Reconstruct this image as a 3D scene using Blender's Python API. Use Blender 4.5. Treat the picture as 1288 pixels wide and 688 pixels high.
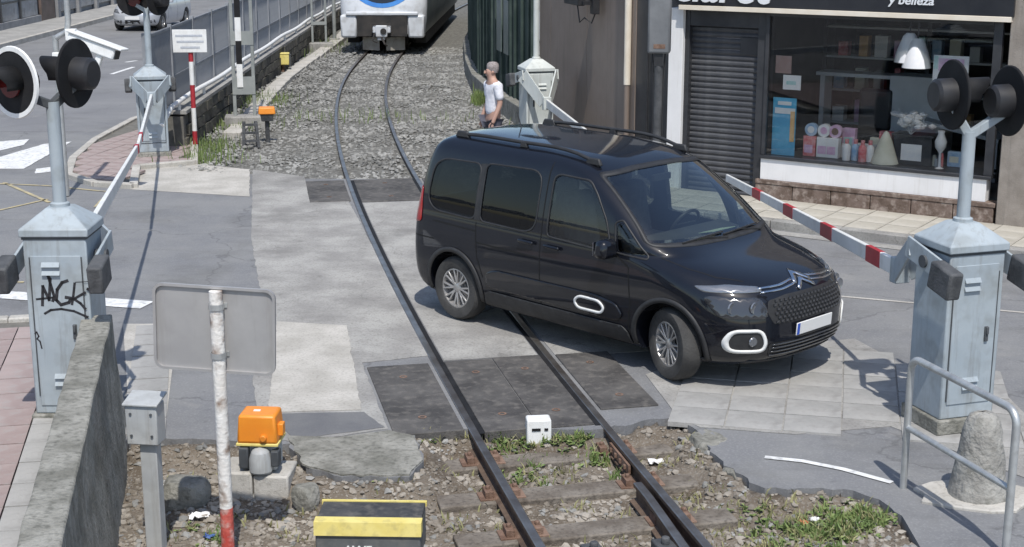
import bpy, bmesh, math, random
import numpy as np
from mathutils import Vector, Matrix
from mathutils.bvhtree import BVHTree
R = math.radians
random.seed(7); rng = np.random.default_rng(11)
for o in list(bpy.data.objects): bpy.data.objects.remove(o)
SC = bpy.context.scene
COL = SC.collection

# ------------------------------------------------------------------ camera, sky, sun, exposure
F_PX, PITCH, CAM_H = 1850.0, R(13.8), 4.0
cam_d = bpy.data.cameras.new('camera'); cam = bpy.data.objects.new('camera', cam_d); COL.objects.link(cam)
cam.location = (0, 0, CAM_H); cam.rotation_euler = (R(90)-PITCH, 0, 0)
cam_d.sensor_width = 36; cam_d.lens = 36*F_PX/1288; cam_d.clip_end = 2000
SC.camera = cam
SUN_EL = R(60); SUN_DIR = Vector((-0.12, 0.99, 0)).normalized()      # the way the light travels over the ground
wd = bpy.data.worlds.new('World'); SC.world = wd; wd.use_nodes = True
nt = wd.node_tree; bg = nt.nodes['Background']
sky = nt.nodes.new('ShaderNodeTexSky'); sky.sky_type = 'NISHITA'; sky.sun_disc = False
sky.sun_elevation = SUN_EL
sky.sun_rotation = math.atan2(-SUN_DIR.x, -SUN_DIR.y)
nt.links.new(sky.outputs[0], bg.inputs[0]); bg.inputs[1].default_value = 0.135
sl = bpy.data.lights.new('sun', 'SUN'); sl.energy = 3.3; sl.angle = R(0.6); sl.color = (1, .965, .91)
sun = bpy.data.objects.new('sun', sl); COL.objects.link(sun)
ld = Vector((SUN_DIR.x*math.cos(SUN_EL), SUN_DIR.y*math.cos(SUN_EL), -math.sin(SUN_EL)))
sun.rotation_euler = ld.to_track_quat('-Z', 'Y').to_euler(); sun.location = (3, -6, 20)
vs = SC.view_settings; vs.view_transform = 'Standard'; vs.look = 'None'; vs.exposure = 0.3; vs.gamma = 1

# ------------------------------------------------------------------ pixel -> place on a level of height z
def G(u, v, z=0.0):
    a = (u-644)/F_PX; b = (v-344)/F_PX
    dz = -(math.sin(PITCH)+b*math.cos(PITCH)); dy = math.cos(PITCH)-b*math.sin(PITCH)
    t = (z-CAM_H)/dz
    return Vector((a*t, dy*t, z))
def G2(u, v, z=0.0):
    p = G(u, v, z); return (p.x, p.y)

# ------------------------------------------------------------------ materials
def M(name, c1, c2=None, scale=4.0, rough=.75, metal=0.0, bump=0.0, bscale=60.0, c3=None, scale3=40.0, amt3=.35, coat=0.0, spec=.5, detail=6, lo=.38, hi=.62, rvar=.0, alpha=None):
    m = bpy.data.materials.new(name); m.use_nodes = True
    n = m.node_tree; L = n.links; b = n.nodes['Principled BSDF']
    b.inputs['Roughness'].default_value = rough; b.inputs['Metallic'].default_value = metal
    b.inputs['Coat Weight'].default_value = coat; b.inputs['Coat Roughness'].default_value = .05
    b.inputs['Specular IOR Level'].default_value = spec
    b.inputs['Base Color'].default_value = (*c1, 1)
    tc = n.nodes.new('ShaderNodeTexCoord')
    if c2 is not None:
        t = n.nodes.new('ShaderNodeTexNoise'); t.inputs['Scale'].default_value = scale; t.inputs['Detail'].default_value = detail; t.inputs['Roughness'].default_value = .6
        L.new(tc.outputs['Object'], t.inputs['Vector'])
        r = n.nodes.new('ShaderNodeMapRange'); r.inputs[1].default_value = lo; r.inputs[2].default_value = hi
        L.new(t.outputs[0], r.inputs[0])
        x = n.nodes.new('ShaderNodeMix'); x.data_type = 'RGBA'; x.inputs[6].default_value = (*c1, 1); x.inputs[7].default_value = (*c2, 1)
        L.new(r.outputs[0], x.inputs[0]); out = x.outputs[2]
        if c3 is not None:
            t3 = n.nodes.new('ShaderNodeTexNoise'); t3.inputs['Scale'].default_value = scale3; t3.inputs['Detail'].default_value = 3
            L.new(tc.outputs['Object'], t3.inputs['Vector'])
            r3 = n.nodes.new('ShaderNodeMapRange'); r3.inputs[1].default_value = .5; r3.inputs[2].default_value = .7; r3.inputs[4].default_value = amt3
            L.new(t3.outputs[0], r3.inputs[0])
            x3 = n.nodes.new('ShaderNodeMix'); x3.data_type = 'RGBA'; x3.inputs[7].default_value = (*c3, 1)
            L.new(r3.outputs[0], x3.inputs[0]); L.new(out, x3.inputs[6]); out = x3.outputs[2]
        L.new(out, b.inputs['Base Color'])
        if rvar:
            rr = n.nodes.new('ShaderNodeMapRange'); rr.inputs[3].default_value = rough-rvar; rr.inputs[4].default_value = rough+rvar
            L.new(t.outputs[0], rr.inputs[0]); L.new(rr.outputs[0], b.inputs['Roughness'])
    if bump:
        tb = n.nodes.new('ShaderNodeTexNoise'); tb.inputs['Scale'].default_value = bscale; tb.inputs['Detail'].default_value = 5
        L.new(tc.outputs['Object'], tb.inputs['Vector'])
        bm_ = n.nodes.new('ShaderNodeBump'); bm_.inputs['Strength'].default_value = bump; bm_.inputs['Distance'].default_value = .02
        L.new(tb.outputs[0], bm_.inputs['Height']); L.new(bm_.outputs[0], b.inputs['Normal'])
    return m
def glass(name, tint=(.6, .65, .66), trans=.75, rough=.02, refl=1.2):
    m = bpy.data.materials.new(name); m.use_nodes = True
    n = m.node_tree; L = n.links; n.nodes.remove(n.nodes['Principled BSDF']); out = n.nodes['Material Output']
    tr = n.nodes.new('ShaderNodeBsdfTransparent'); tr.inputs[0].default_value = (*[c*trans for c in tint], 1)
    gl = n.nodes.new('ShaderNodeBsdfGlossy'); gl.inputs['Roughness'].default_value = rough
    fr = n.nodes.new('ShaderNodeFresnel'); fr.inputs[0].default_value = 1.5
    ad = n.nodes.new('ShaderNodeMath'); ad.operation = 'MULTIPLY_ADD'; ad.inputs[1].default_value = refl; ad.inputs[2].default_value = 0
    L.new(fr.outputs[0], ad.inputs[0])
    mx = n.nodes.new('ShaderNodeMixShader'); L.new(ad.outputs[0], mx.inputs[0]); L.new(tr.outputs[0], mx.inputs[1]); L.new(gl.outputs[0], mx.inputs[2]); L.new(mx.outputs[0], out.inputs[0])
    return m
def cracked(m, scale=.45, width=.010, dark=(.02, .02, .022), amt=.7, stain=(.10, .097, .09)):
    """thin tar-dark crack lines over a ground material"""
    n = m.node_tree; L = n.links; b = n.nodes['Principled BSDF']; src = b.inputs['Base Color'].links[0].from_socket
    tc = n.nodes.new('ShaderNodeTexCoord')
    nz = n.nodes.new('ShaderNodeTexNoise'); nz.inputs['Scale'].default_value = 1.6; nz.inputs['Detail'].default_value = 6
    L.new(tc.outputs['Object'], nz.inputs['Vector'])
    mx = n.nodes.new('ShaderNodeMix'); mx.data_type = 'RGBA'; mx.blend_type = 'ADD'; mx.inputs[0].default_value = .8
    L.new(tc.outputs['Object'], mx.inputs[6]); L.new(nz.outputs['Color'], mx.inputs[7])
    vo = n.nodes.new('ShaderNodeTexVoronoi'); vo.feature = 'DISTANCE_TO_EDGE'; vo.inputs['Scale'].default_value = scale
    L.new(mx.outputs[2], vo.inputs['Vector'])
    mr = n.nodes.new('ShaderNodeMapRange'); mr.inputs[1].default_value = 0; mr.inputs[2].default_value = width; mr.inputs[3].default_value = amt; mr.inputs[4].default_value = 0
    L.new(vo.outputs[0], mr.inputs[0])
    m2 = n.nodes.new('ShaderNodeMix'); m2.data_type = 'RGBA'; m2.inputs[7].default_value = (*dark, 1)
    L.new(mr.outputs[0], m2.inputs[0]); L.new(src, m2.inputs[6]); out = m2.outputs[2]
    for sx, sy, sc_, lo_, hi_, col_, am_ in ((1, 1, .7, .52, .72, stain, .55), (.25, 2.2, 1.6, .55, .75, dark, .28), (1, 1, 5.5, .62, .70, dark, .35), (1, 1, 1.9, .60, .78, (.36, .345, .31), .35)):
        mp = n.nodes.new('ShaderNodeMapping'); mp.inputs['Scale'].default_value = (sx, sy, 1); mp.inputs['Rotation'].default_value = (0, 0, .25); L.new(tc.outputs['Object'], mp.inputs[0])
        nz2 = n.nodes.new('ShaderNodeTexNoise'); nz2.inputs['Scale'].default_value = sc_; nz2.inputs['Detail'].default_value = 7; nz2.inputs['Roughness'].default_value = .65; L.new(mp.outputs[0], nz2.inputs['Vector'])
        r2 = n.nodes.new('ShaderNodeMapRange'); r2.inputs[1].default_value = lo_; r2.inputs[2].default_value = hi_; r2.inputs[4].default_value = am_; L.new(nz2.outputs[0], r2.inputs[0])
        x2 = n.nodes.new('ShaderNodeMix'); x2.data_type = 'RGBA'; x2.inputs[7].default_value = (*col_, 1); L.new(r2.outputs[0], x2.inputs[0]); L.new(out, x2.inputs[6]); out = x2.outputs[2]
    L.new(out, b.inputs['Base Color'])
    return m
mt = {}
def streaks(m, col, amt=.35, sc=(9, 9, .7), lo=.52, hi=.72):
    """rain streaks and grime that run down a painted surface"""
    n = m.node_tree; L = n.links; b = n.nodes['Principled BSDF']; src = b.inputs['Base Color'].links[0].from_socket
    tc = n.nodes.new('ShaderNodeTexCoord'); mp = n.nodes.new('ShaderNodeMapping'); mp.inputs['Scale'].default_value = sc; L.new(tc.outputs['Object'], mp.inputs[0])
    nz = n.nodes.new('ShaderNodeTexNoise'); nz.inputs['Scale'].default_value = 1.6; nz.inputs['Detail'].default_value = 7; nz.inputs['Roughness'].default_value = .7; L.new(mp.outputs[0], nz.inputs['Vector'])
    r = n.nodes.new('ShaderNodeMapRange'); r.inputs[1].default_value = lo; r.inputs[2].default_value = hi; r.inputs[4].default_value = amt; L.new(nz.outputs[0], r.inputs[0])
    x = n.nodes.new('ShaderNodeMix'); x.data_type = 'RGBA'; x.inputs[7].default_value = (*col, 1); L.new(r.outputs[0], x.inputs[0]); L.new(src, x.inputs[6]); L.new(x.outputs[2], b.inputs['Base Color'])
    return m
mt['asphalt'] = cracked(M('asphalt', (.17, .172, .178), (.21, .21, .208), 1.1, .9, bump=.25, bscale=160, c3=(.29, .29, .285), scale3=55, amt3=.45), .3, .005, (.06, .06, .06), .45)
mt['asphalt_patch'] = M('asphalt_patch', (.125, .126, .132), (.16, .16, .16), 2.4, .9, bump=.3, bscale=160, c3=(.2, .2, .2), scale3=150, amt3=.35)
mt['street'] = cracked(M('street_asphalt', (.17, .17, .175), (.21, .21, .21), .5, .9, bump=.2, bscale=120, c3=(.26, .26, .26), scale3=90, amt3=.3), .2, .006, (.09, .09, .09), .3)
mt['concrete'] = cracked(M('concrete', (.26, .25, .235), (.37, .36, .335), 1.7, .9, bump=.35, bscale=90, c3=(.15, .145, .13), scale3=42, amt3=.5), .45, .004, (.1, .095, .085), .4)
mt['concrete_lt'] = M('concrete_light', (.38, .36, .32), (.50, .475, .43), 2.2, .9, bump=.25, bscale=90, c3=(.24, .22, .19), scale3=38, amt3=.5)
mt['concrete_old'] = M('concrete_old', (.17, .165, .14), (.31, .30, .265), 3.5, .95, bump=.7, bscale=40, c3=(.08, .08, .065), scale3=22, amt3=.6)
mt['deck'] = M('deck_rubber', (.05, .047, .045), (.10, .094, .088), 2.2, .85, bump=.3, bscale=70, c3=(.19, .175, .155), scale3=12, amt3=.45)
mt['dirt'] = M('dirt', (.10, .078, .055), (.185, .155, .12), 2.8, 1, bump=.9, bscale=38, c3=(.28, .26, .23), scale3=55, amt3=.6)
mt['ballast'] = M('ballast', (.10, .096, .085), (.20, .195, .175), 9, 1, bump=1.0, bscale=26, c3=(.05, .05, .045), scale3=26, amt3=.8)
mt['stone_a'] = M('ballast_stone', (.17, .167, .155), (.32, .315, .295), 1.5, .95)
mt['stone_b'] = M('grit_stone', (.17, .145, .115), (.36, .325, .275), 3.0, .95)
mt['tile_red'] = M('paver_red', (.24, .15, .135), (.33, .225, .2), 1.6, .9, bump=.2, bscale=60, c3=(.3, .27, .25), scale3=9, amt3=.5)
mt['tile_faded'] = M('paver_faded', (.28, .215, .20), (.36, .29, .27), 1.6, .9, bump=.2, bscale=60, c3=(.33, .31, .29), scale3=9, amt3=.55)
mt['tile_grey'] = M('paver_grey', (.27, .265, .25), (.36, .35, .33), 1.6, .9, bump=.2, bscale=60, c3=(.18, .17, .16), scale3=8, amt3=.4)
mt['tile_beige'] = M('paver_beige', (.36, .335, .28), (.46, .43, .37), 1.3, .9, bump=.2, bscale=60, c3=(.27, .25, .21), scale3=7, amt3=.4)
mt['joint'] = M('joint_mortar', (.12, .115, .10), (.17, .16, .14), 8, 1)
mt['paint_white'] = M('road_paint_white', (.62, .62, .60), (.74, .74, .72), 6, .8, c3=(.22, .22, .22), scale3=14, amt3=.55)
mt['paint_yellow'] = M('road_paint_yellow', (.40, .34, .20), (.46, .39, .23), 5, .8, c3=(.2, .2, .2), scale3=7, amt3=.95)
mt['rail_side'] = M('rail_rust', (.075, .05, .036), (.14, .095, .065), 7, .85, bump=.3, bscale=60)
mt['rail_top'] = M('rail_polished', (.34, .32, .30), (.22, .19, .165), 4, .38, metal=.85)
mt['timber'] = M('sleeper_timber', (.115, .095, .075), (.21, .185, .155), 3.5, .95, bump=.6, bscale=40, c3=(.06, .05, .04), scale3=25, amt3=.6)
mt['steel_rust'] = M('rusty_steel', (.13, .075, .05), (.23, .15, .11), 9, .9, bump=.4, bscale=60)
mt['cab'] = M('cabinet_paint', (.31, .355, .385), (.37, .415, .44), 2.2, .55, c3=(.22, .235, .23), scale3=6, amt3=.5, bump=.04, bscale=30)
mt['cab_rr'] = M('cabinet_paint_pale', (.50, .53, .51), (.58, .60, .57), 2.2, .55, c3=(.38, .4, .38), scale3=7, amt3=.35)
mt['cab_dark'] = M('cabinet_seam', (.05, .055, .06), (.08, .085, .09), 5, .7)
mt['weight'] = M('counterweight_iron', (.045, .047, .05), (.09, .092, .095), 6, .7, bump=.3, bscale=50)
mt['galv'] = M('galvanised', (.42, .43, .43), (.55, .56, .55), 5, .45, metal=.55, c3=(.3, .3, .29), scale3=14, amt3=.4)
mt['fence_grey'] = M('fence_grey', (.20, .21, .225), (.27, .28, .295), 3, .7)
mt['white'] = M('white_paint', (.74, .74, .72), (.80, .80, .78), 3, .5, c3=(.55, .53, .48), scale3=9, amt3=.35)
mt['white_peel'] = M('peeling_white_paint', (.66, .62, .57), (.76, .74, .70), 6, .75, bump=.4, bscale=35, c3=(.22, .15, .11), scale3=11, amt3=.9)
mt['red_peel'] = M('peeling_red_paint', (.45, .06, .045), (.55, .13, .10), 8, .75, bump=.4, bscale=35, c3=(.6, .52, .46), scale3=13, amt3=.8)
mt['red'] = M('barrier_red', (.36, .02, .03), (.43, .035, .045), 6, .5, c3=(.25, .05, .05), scale3=20, amt3=.3)
mt['black'] = M('black_plastic', (.018, .018, .02), (.03, .03, .032), 5, .5)
mt['black_matt'] = M('black_matt', (.012, .012, .013), (.02, .02, .021), 5, .75, spec=.25)
mt['spray'] = M('spray_paint', (.008, .008, .01), (.03, .03, .035), 30, .55)
mt['orange'] = M('orange_plastic', (.75, .24, .02), (.82, .30, .03), 3, .45, c3=(.5, .2, .05), scale3=8, amt3=.3)
mt['yellow'] = M('yellow_paint', (.68, .56, .16), (.74, .63, .22), 6, .6, c3=(.4, .34, .14), scale3=16, amt3=.5)
mt['greybox'] = M('grey_box_paint', (.36, .37, .37), (.43, .44, .43), 3, .6, c3=(.26, .26, .25), scale3=8, amt3=.4)
mt['signback'] = M('sign_back_aluminium', (.36, .35, .345), (.42, .41, .40), 2, .5, metal=.3, c3=(.3, .29, .28), scale3=6, amt3=.3)
mt['leaf'] = M('grass_blade', (.09, .15, .04), (.19, .25, .08), 9, .7, c3=(.26, .24, .10), scale3=30, amt3=.5)
mt['straw'] = M('dry_weed', (.20, .20, .09), (.30, .28, .14), 9, .8)
for k_, c_, a_ in (('cab', (.17, .165, .15), .5), ('cab_rr', (.3, .29, .26), .5), ('greybox', (.2, .18, .15), .45), ('signback', (.27, .25, .23), .4), ('galv', (.25, .22, .18), .35), ('concrete_old', (.07, .07, .06), .45), ('white', (.45, .42, .36), .3), ('fence_grey', (.14, .13, .12), .35)):
    streaks(mt[k_], c_, a_)
# ------------------------------------------------------------------ mesh helpers
class MB:
    def __init__(s): s.v = []; s.f = []; s.mi = []
    def add(s, vs_, fs_, mi=0):
        o = len(s.v); s.v += [tuple(p) for p in vs_]; s.f += [tuple(i+o for i in f) for f in fs_]; s.mi += [mi]*len(fs_); return s
    def box(s, c, d, rz=0.0, mi=0, rot=None, taper=1.0):
        q = []
        Rm = rot if rot is not None else Matrix.Rotation(rz, 3, 'Z')
        for z in (-.5, .5):
            k = taper if z > 0 else 1.0
            for x, y in ((-.5, -.5), (.5, -.5), (.5, .5), (-.5, .5)):
                q.append(Vector(c)+Rm @ Vector((x*d[0]*k, y*d[1]*k, z*d[2])))
        return s.add(q, [(3, 2, 1, 0), (4, 5, 6, 7), (0, 1, 5, 4), (1, 2, 6, 5), (2, 3, 7, 6), (3, 0, 4, 7)], mi)
    def b2(s, lo, hi, mi=0):
        return s.box([(a+b)/2 for a, b in zip(lo, hi)], [abs(b-a) for a, b in zip(lo, hi)], 0, mi)
    def bar(s, p0, p1, w, h, up=(0, 0, 1), mi=0, w1=None, h1=None):
        p0 = Vector(p0); p1 = Vector(p1); d = (p1-p0).normalized(); u = Vector(up)
        sd = d.cross(u)
        if sd.length < 1e-5: sd = d.cross(Vector((1, 0, 0)))
        sd.normalize(); u = sd.cross(d).normalized(); q = []
        for p, a, b in ((p0, w, h), (p1, w1 or w, h1 or h)):
            for x, y in ((-.5, -.5), (.5, -.5), (.5, .5), (-.5, .5)): q.append(p+sd*x*a+u*y*b)
        return s.add(q, [(3, 2, 1, 0), (4, 5, 6, 7), (0, 1, 5, 4), (1, 2, 6, 5), (2, 3, 7, 6), (3, 0, 4, 7)], mi)
    def tube(s, path, r, n=10, mi=0, r1=None, cap=True):
        P = [Vector(p) for p in path]; N = len(P); rings = []; prev = None
        for i, p in enumerate(P):
            d = (P[min(i+1, N-1)]-P[max(i-1, 0)]).normalized()
            if prev is None:
                a = d.cross(Vector((0, 0, 1)))
                if a.length < 1e-4: a = d.cross(Vector((1, 0, 0)))
            else: a = prev-d*prev.dot(d)
            a.normalize(); prev = a; b = d.cross(a)
            rr = r if r1 is None else r+(r1-r)*i/(N-1)
            rings.append([p+(a*math.cos(t)+b*math.sin(t))*rr for t in [2*math.pi*k/n for k in range(n)]])
        q = [x for g in rings for x in g]; f = []
        for i in range(N-1):
            for k in range(n): f.append((i*n+k, i*n+(k+1) % n, (i+1)*n+(k+1) % n, (i+1)*n+k))
        if cap: f += [tuple(range(n))[::-1], tuple(range((N-1)*n, N*n))]
        return s.add(q, f, mi)
    def lathe(s, prof, n=24, mat=None, mi=0, cap=True):
        """prof: (radius, height) pairs about local Z; mat: placement"""
        mat = mat or Matrix.Identity(4); q = []
        for r, h in prof:
            for k in range(n):
                t = 2*math.pi*k/n; q.append(mat @ Vector((r*math.cos(t), r*math.sin(t), h)))
        f = []
        for i in range(len(prof)-1):
            for k in range(n): f.append((i*n+k, i*n+(k+1) % n, (i+1)*n+(k+1) % n, (i+1)*n+k))
        if cap and prof[0][0] > 1e-6: f.append(tuple(range(n))[::-1])
        if cap and prof[-1][0] > 1e-6: f.append(tuple(range((len(prof)-1)*n, len(prof)*n)))
        return s.add(q, f, mi)
    def prism(s, poly, z0, z1, mi=0, mat=None):
        n = len(poly); mat = mat or Matrix.Identity(4)
        if sum(poly[i][0]*poly[(i+1) % n][1]-poly[(i+1) % n][0]*poly[i][1] for i in range(n)) < 0: poly = poly[::-1]
        q = [mat @ Vector((p[0], p[1], z0)) for p in poly]+[mat @ Vector((p[0], p[1], z1)) for p in poly]
        return s.add(q, [tuple(range(n))[::-1], tuple(range(n, 2*n))]+[(i, (i+1) % n, n+(i+1) % n, n+i) for i in range(n)], mi)
    def mesh(s, name):
        me = bpy.data.meshes.new(name); me.from_pydata(s.v, [], s.f); me.update(); return me
    def build(s, name, m, parent=None, smooth=False, bevel=0.0, angle=40, loc=None, rot=None):
        me = s.mesh(name); ms = m if isinstance(m, (list, tuple)) else [m]
        for k in ms: me.materials.append(mt[k] if isinstance(k, str) else k)
        if len(ms) > 1:
            for p, i in zip(me.polygons, s.mi): p.material_index = i
        return link(name, me, parent, smooth, bevel, angle, loc, rot)
def link(name, me, parent=None, smooth=False, bevel=0.0, angle=40, loc=None, rot=None):
    o = bpy.data.objects.new(name, me); COL.objects.link(o)
    if parent: o.parent = parent
    if loc is not None: o.location = loc
    if rot is not None: o.rotation_euler = rot
    if bevel:
        b = o.modifiers.new('bevel', 'BEVEL'); b.width = bevel; b.segments = 2; b.limit_method = 'ANGLE'; b.angle_limit = R(35)
    if smooth or bevel:
        me.polygons.foreach_set('use_smooth', [True]*len(me.polygons))
        me.set_sharp_from_angle(angle=R(angle))
    return o
def tag(o, label, cat, group=None):
    o['label'] = label; o['category'] = cat
    if group: o['group'] = group
    return o
def struct(o, kind='structure'):
    o['kind'] = kind; return o
def thing(name, label, cat, loc=(0, 0, 0), rz=0.0, group=None):
    o = bpy.data.objects.new(name, None); COL.objects.link(o); o.empty_display_size = .2
    o.location = loc; o.rotation_euler = (0, 0, rz); return tag(o, label, cat, group)
def copy_thing(root, loc, rz, label, group=None):
    r = root.copy(); COL.objects.link(r); r.location = loc; r.rotation_euler = (0, 0, rz); r['label'] = label
    if group: r['group'] = group
    for ch in [c for c in list(bpy.data.objects) if c.parent == root]:
        c = ch.copy(); COL.objects.link(c); c.parent = r
        for g in [k for k in list(bpy.data.objects) if k.parent == ch]:
            d = g.copy(); COL.objects.link(d); d.parent = c
    return r
def sheet(name, pts, z, m, thick=.3, parent=None, kind='structure'):
    o = MB().prism([tuple(p[:2]) for p in pts], z-thick, z).build(name, m, parent)
    if parent is None: struct(o, kind)
    return o
def strip(pts, w, z, m, name, parent=None, h=.004):
    """flat band along a ground polyline"""
    b = MB(); P = [Vector((p[0], p[1], 0)) for p in pts]; L_ = []; R_ = []
    for i, p in enumerate(P):
        d = (P[min(i+1, len(P)-1)]-P[max(i-1, 0)]).normalized(); n = Vector((-d.y, d.x, 0))
        L_.append(p+n*w/2); R_.append(p-n*w/2)
    q = [(p.x, p.y, z+h) for p in L_]+[(p.x, p.y, z+h) for p in R_]; k = len(P)
    b.add(q, [(k+i, k+i+1, i+1, i) for i in range(k-1)])
    return b.build(name, m, parent)
def curve_pts(fn, a, b, n): return [fn(a+(b-a)*i/(n-1)) for i in range(n)]
def inside(p, poly):
    x, y = p; c = False; n = len(poly)
    for i in range(n):
        x1, y1 = poly[i][:2]; x2, y2 = poly[(i+1) % n][:2]
        if (y1 > y) != (y2 > y) and x < (x2-x1)*(y-y1)/(y2-y1)+x1: c = not c
    return c
_t = (1+5**.5)/2
ICO_V = np.array([(-1, _t, 0), (1, _t, 0), (-1, -_t, 0), (1, -_t, 0), (0, -1, _t), (0, 1, _t), (0, -1, -_t), (0, 1, -_t), (_t, 0, -1), (_t, 0, 1), (-_t, 0, -1), (-_t, 0, 1)])/1.9
ICO_F = [(0, 11, 5), (0, 5, 1), (0, 1, 7), (0, 7, 10), (0, 10, 11), (1, 5, 9), (5, 11, 4), (11, 10, 2), (10, 7, 6), (7, 1, 8), (3, 9, 4), (3, 4, 2), (3, 2, 6), (3, 6, 8), (3, 8, 9), (4, 9, 5), (2, 4, 11), (6, 2, 10), (8, 6, 7), (9, 8, 1)]
def rocks(name, pts, smin, smax, m, parent=None, flat=.7):
    """pts: (x, y, z) places; one mesh of irregular stones"""
    n = len(pts); P = np.array(pts)
    s = smin+(smax-smin)*rng.random(n)**2
    V = ICO_V[None]*(1+.22*rng.standard_normal((n, 12, 1)))*(s[:, None, None]*(.7+.6*rng.random((n, 1, 3))))
    a = rng.random(n)*6.283; ca, sa = np.cos(a)[:, None], np.sin(a)[:, None]
    x = V[:, :, 0]*ca-V[:, :, 1]*sa; y = V[:, :, 0]*sa+V[:, :, 1]*ca
    V = np.stack([x, y, V[:, :, 2]*flat], 2)+P[:, None, :]
    Fc = np.array(ICO_F)[None]+np.arange(n)[:, None, None]*12
    me = bpy.data.meshes.new(name); me.from_pydata(V.reshape(-1, 3).tolist(), [], Fc.reshape(-1, 3).tolist()); me.update()
    me.materials.append(mt[m]); return link(name, me, parent)
def grass(name, pts, h, m, parent=None, lean=.5):
    n = len(pts); vs_ = []; fs_ = []
    for i, (x, y, z) in enumerate(pts):
        a = random.random()*6.283; hh = h*(.4+.9*random.random()); w = .004+.006*random.random(); l = lean*hh*random.random()
        dx, dy = math.cos(a), math.sin(a); b = len(vs_); b2 = random.random()*6.28; lx, ly = math.cos(b2)*l, math.sin(b2)*l
        vs_ += [(x-dx*w, y-dy*w, z), (x+dx*w, y+dy*w, z), (x+dx*w*.8+lx*.35, y+dy*w*.8+ly*.35, z+hh*.6), (x-dx*w*.8+lx*.35, y-dy*w*.8+ly*.35, z+hh*.6), (x+lx, y+ly, z+hh*.95)]
        fs_ += [(b, b+1, b+2, b+3), (b+3, b+2, b+4)]
    me = bpy.data.meshes.new(name); me.from_pydata(vs_, [], fs_); me.update(); me.materials.append(mt[m])
    return link(name, me, parent)
def text_mesh(txt, size, extrude=.004, shear=0.0, width=None, bold=0.0):
    c = bpy.data.curves.new('t', 'FONT'); c.body = txt; c.size = size; c.extrude = extrude; c.shear = shear; c.offset = bold; c.resolution_u = 4
    o = bpy.data.objects.new('t', c); COL.objects.link(o)
    dg = bpy.context.evaluated_depsgraph_get(); dg.update()
    me = bpy.data.meshes.new_from_object(o.evaluated_get(dg)); bpy.data.objects.remove(o)
    if width:
        xs = [v.co.x for v in me.vertices]; k = width/(max(xs)-min(xs)); x0 = min(xs)
        for v in me.vertices: v.co.x = (v.co.x-x0)*k
    me.name = 'lettering'; me.materials.clear(); return me
def paving(parent, P0, ex, ey, nx, ny, sx, sy, z, m, clip=None, gap=.012, name='paving_slab', holes=()):
    """slabs one by one over a joint bed, all sharing one mesh"""
    b = MB(); b.box((0, 0, -.02), (sx-gap, sy-gap, .04)); me = b.mesh(name); me.materials.append(mt[m] if isinstance(m, str) else m)
    ex = Vector((*ex, 0)).normalized(); ey = Vector((*ey, 0)).normalized(); a = math.atan2(ex.y, ex.x); k = 0
    for i in range(nx):
        for j in range(ny):
            p = Vector((*P0, 0))+ex*(i+.5)*sx+ey*(j+.5)*sy
            if clip and not inside((p.x, p.y), clip): continue
            if any(inside((p.x, p.y), h) for h in holes): continue
            o = bpy.data.objects.new(name, me); COL.objects.link(o); o.parent = parent
            o.location = (p.x, p.y, z+random.uniform(-.003, .003)); o.rotation_euler = (random.uniform(-.006, .006), random.uniform(-.006, .006), a); k += 1
    return k
# ------------------------------------------------------------------ track line
mid = [(.77, 8.85), (.17, 11.08), (-.44, 14.39), (-1.25, 18.14), (-1.73, 20.79), (-1.98, 22.41), (-3.06, 30.35), (-3.66, 36.3), (-3.72, 40.9)]
_pf = np.polyfit([p[1] for p in mid], [p[0] for p in mid], 3)
def cx(Y):
    if Y > 40: return float(np.polyval(_pf, 40))+(Y-40)*float(np.polyval(np.polyder(_pf), 40))+.0022*(Y-40)**2
    return float(np.polyval(_pf, Y))
def ctan(Y):
    d = Vector((cx(Y+.05)-cx(Y-.05), .1, 0)); return d.normalized()
def tr(Y, off, z=0.0):
    t = ctan(Y); n = Vector((t.y, -t.x, 0)); p = Vector((cx(Y), Y, 0))+n*off; p.z = z; return p

# ------------------------------------------------------------------ ground
struct(MB().add([(-300, -140, -.62), (300, -140, -.62), (300, 500, -.62), (-300, 500, -.62)], [(0, 1, 2, 3)]).build('ground', 'street'))
RZ = -.012
dirt_edge = [G2(*p) for p in ((872, 536), (893, 566), (925, 592), (962, 612), (1005, 612), (1060, 613), (1106, 626), (1138, 652), (1160, 690))]
road_poly = [(-60, 3), (-3.02, 3), (-3.02, 10.95), G2(365, 556), G2(385, 585), G2(430, 598), G2(515, 598), G2(533, 578), G2(522, 546), (-.9, 11.12), (.70, 11.12), (1.36, 11.46)]+dirt_edge+[(3.05, 3), (60, 3), (60, 62), (.8, 62), (1.05, 22.9), (-1.0, 22.45), (-3.2, 22.5), (-5.2, 23.4), (-5.72, 25.0), (-5.95, 30), (-6.12, 36), (-6.3, 50), (-6.3, 160), (-60, 160)]
def ragged(P, i0, i1, amp, step=.07):
    o = []
    for i in range(len(P)):
        o.append(P[i])
        if i0 <= i < i1:
            a, c = Vector(P[i]), Vector(P[i+1]); n = max(1, int((c-a).length/step)); t = (c-a).normalized(); nn = Vector((-t.y, t.x))
            for k in range(1, n): p = a+(c-a)*(k/n)+nn*random.gauss(0, amp); o.append((p.x, p.y))
    return o
road_poly = ragged(road_poly, 2, 19, .016)
sheet('road', road_poly, RZ, 'asphalt', .3)
sheet('broken_slab', ragged([G2(*p) for p in ((362, 548), (380, 583), (430, 597), (515, 597), (532, 578), (521, 548), (490, 541), (425, 550), (362, 548))], 0, 6, .012), RZ+.014, 'concrete_old', .016)
# the street that runs beside the line has a paler, older surface
sheet('street', [(-15.2, 27.5), (-6.9, 27.5), (-6.65, 50), (-6.65, 150), (-15.6, 150)], RZ+.004, 'street', .003)
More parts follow.
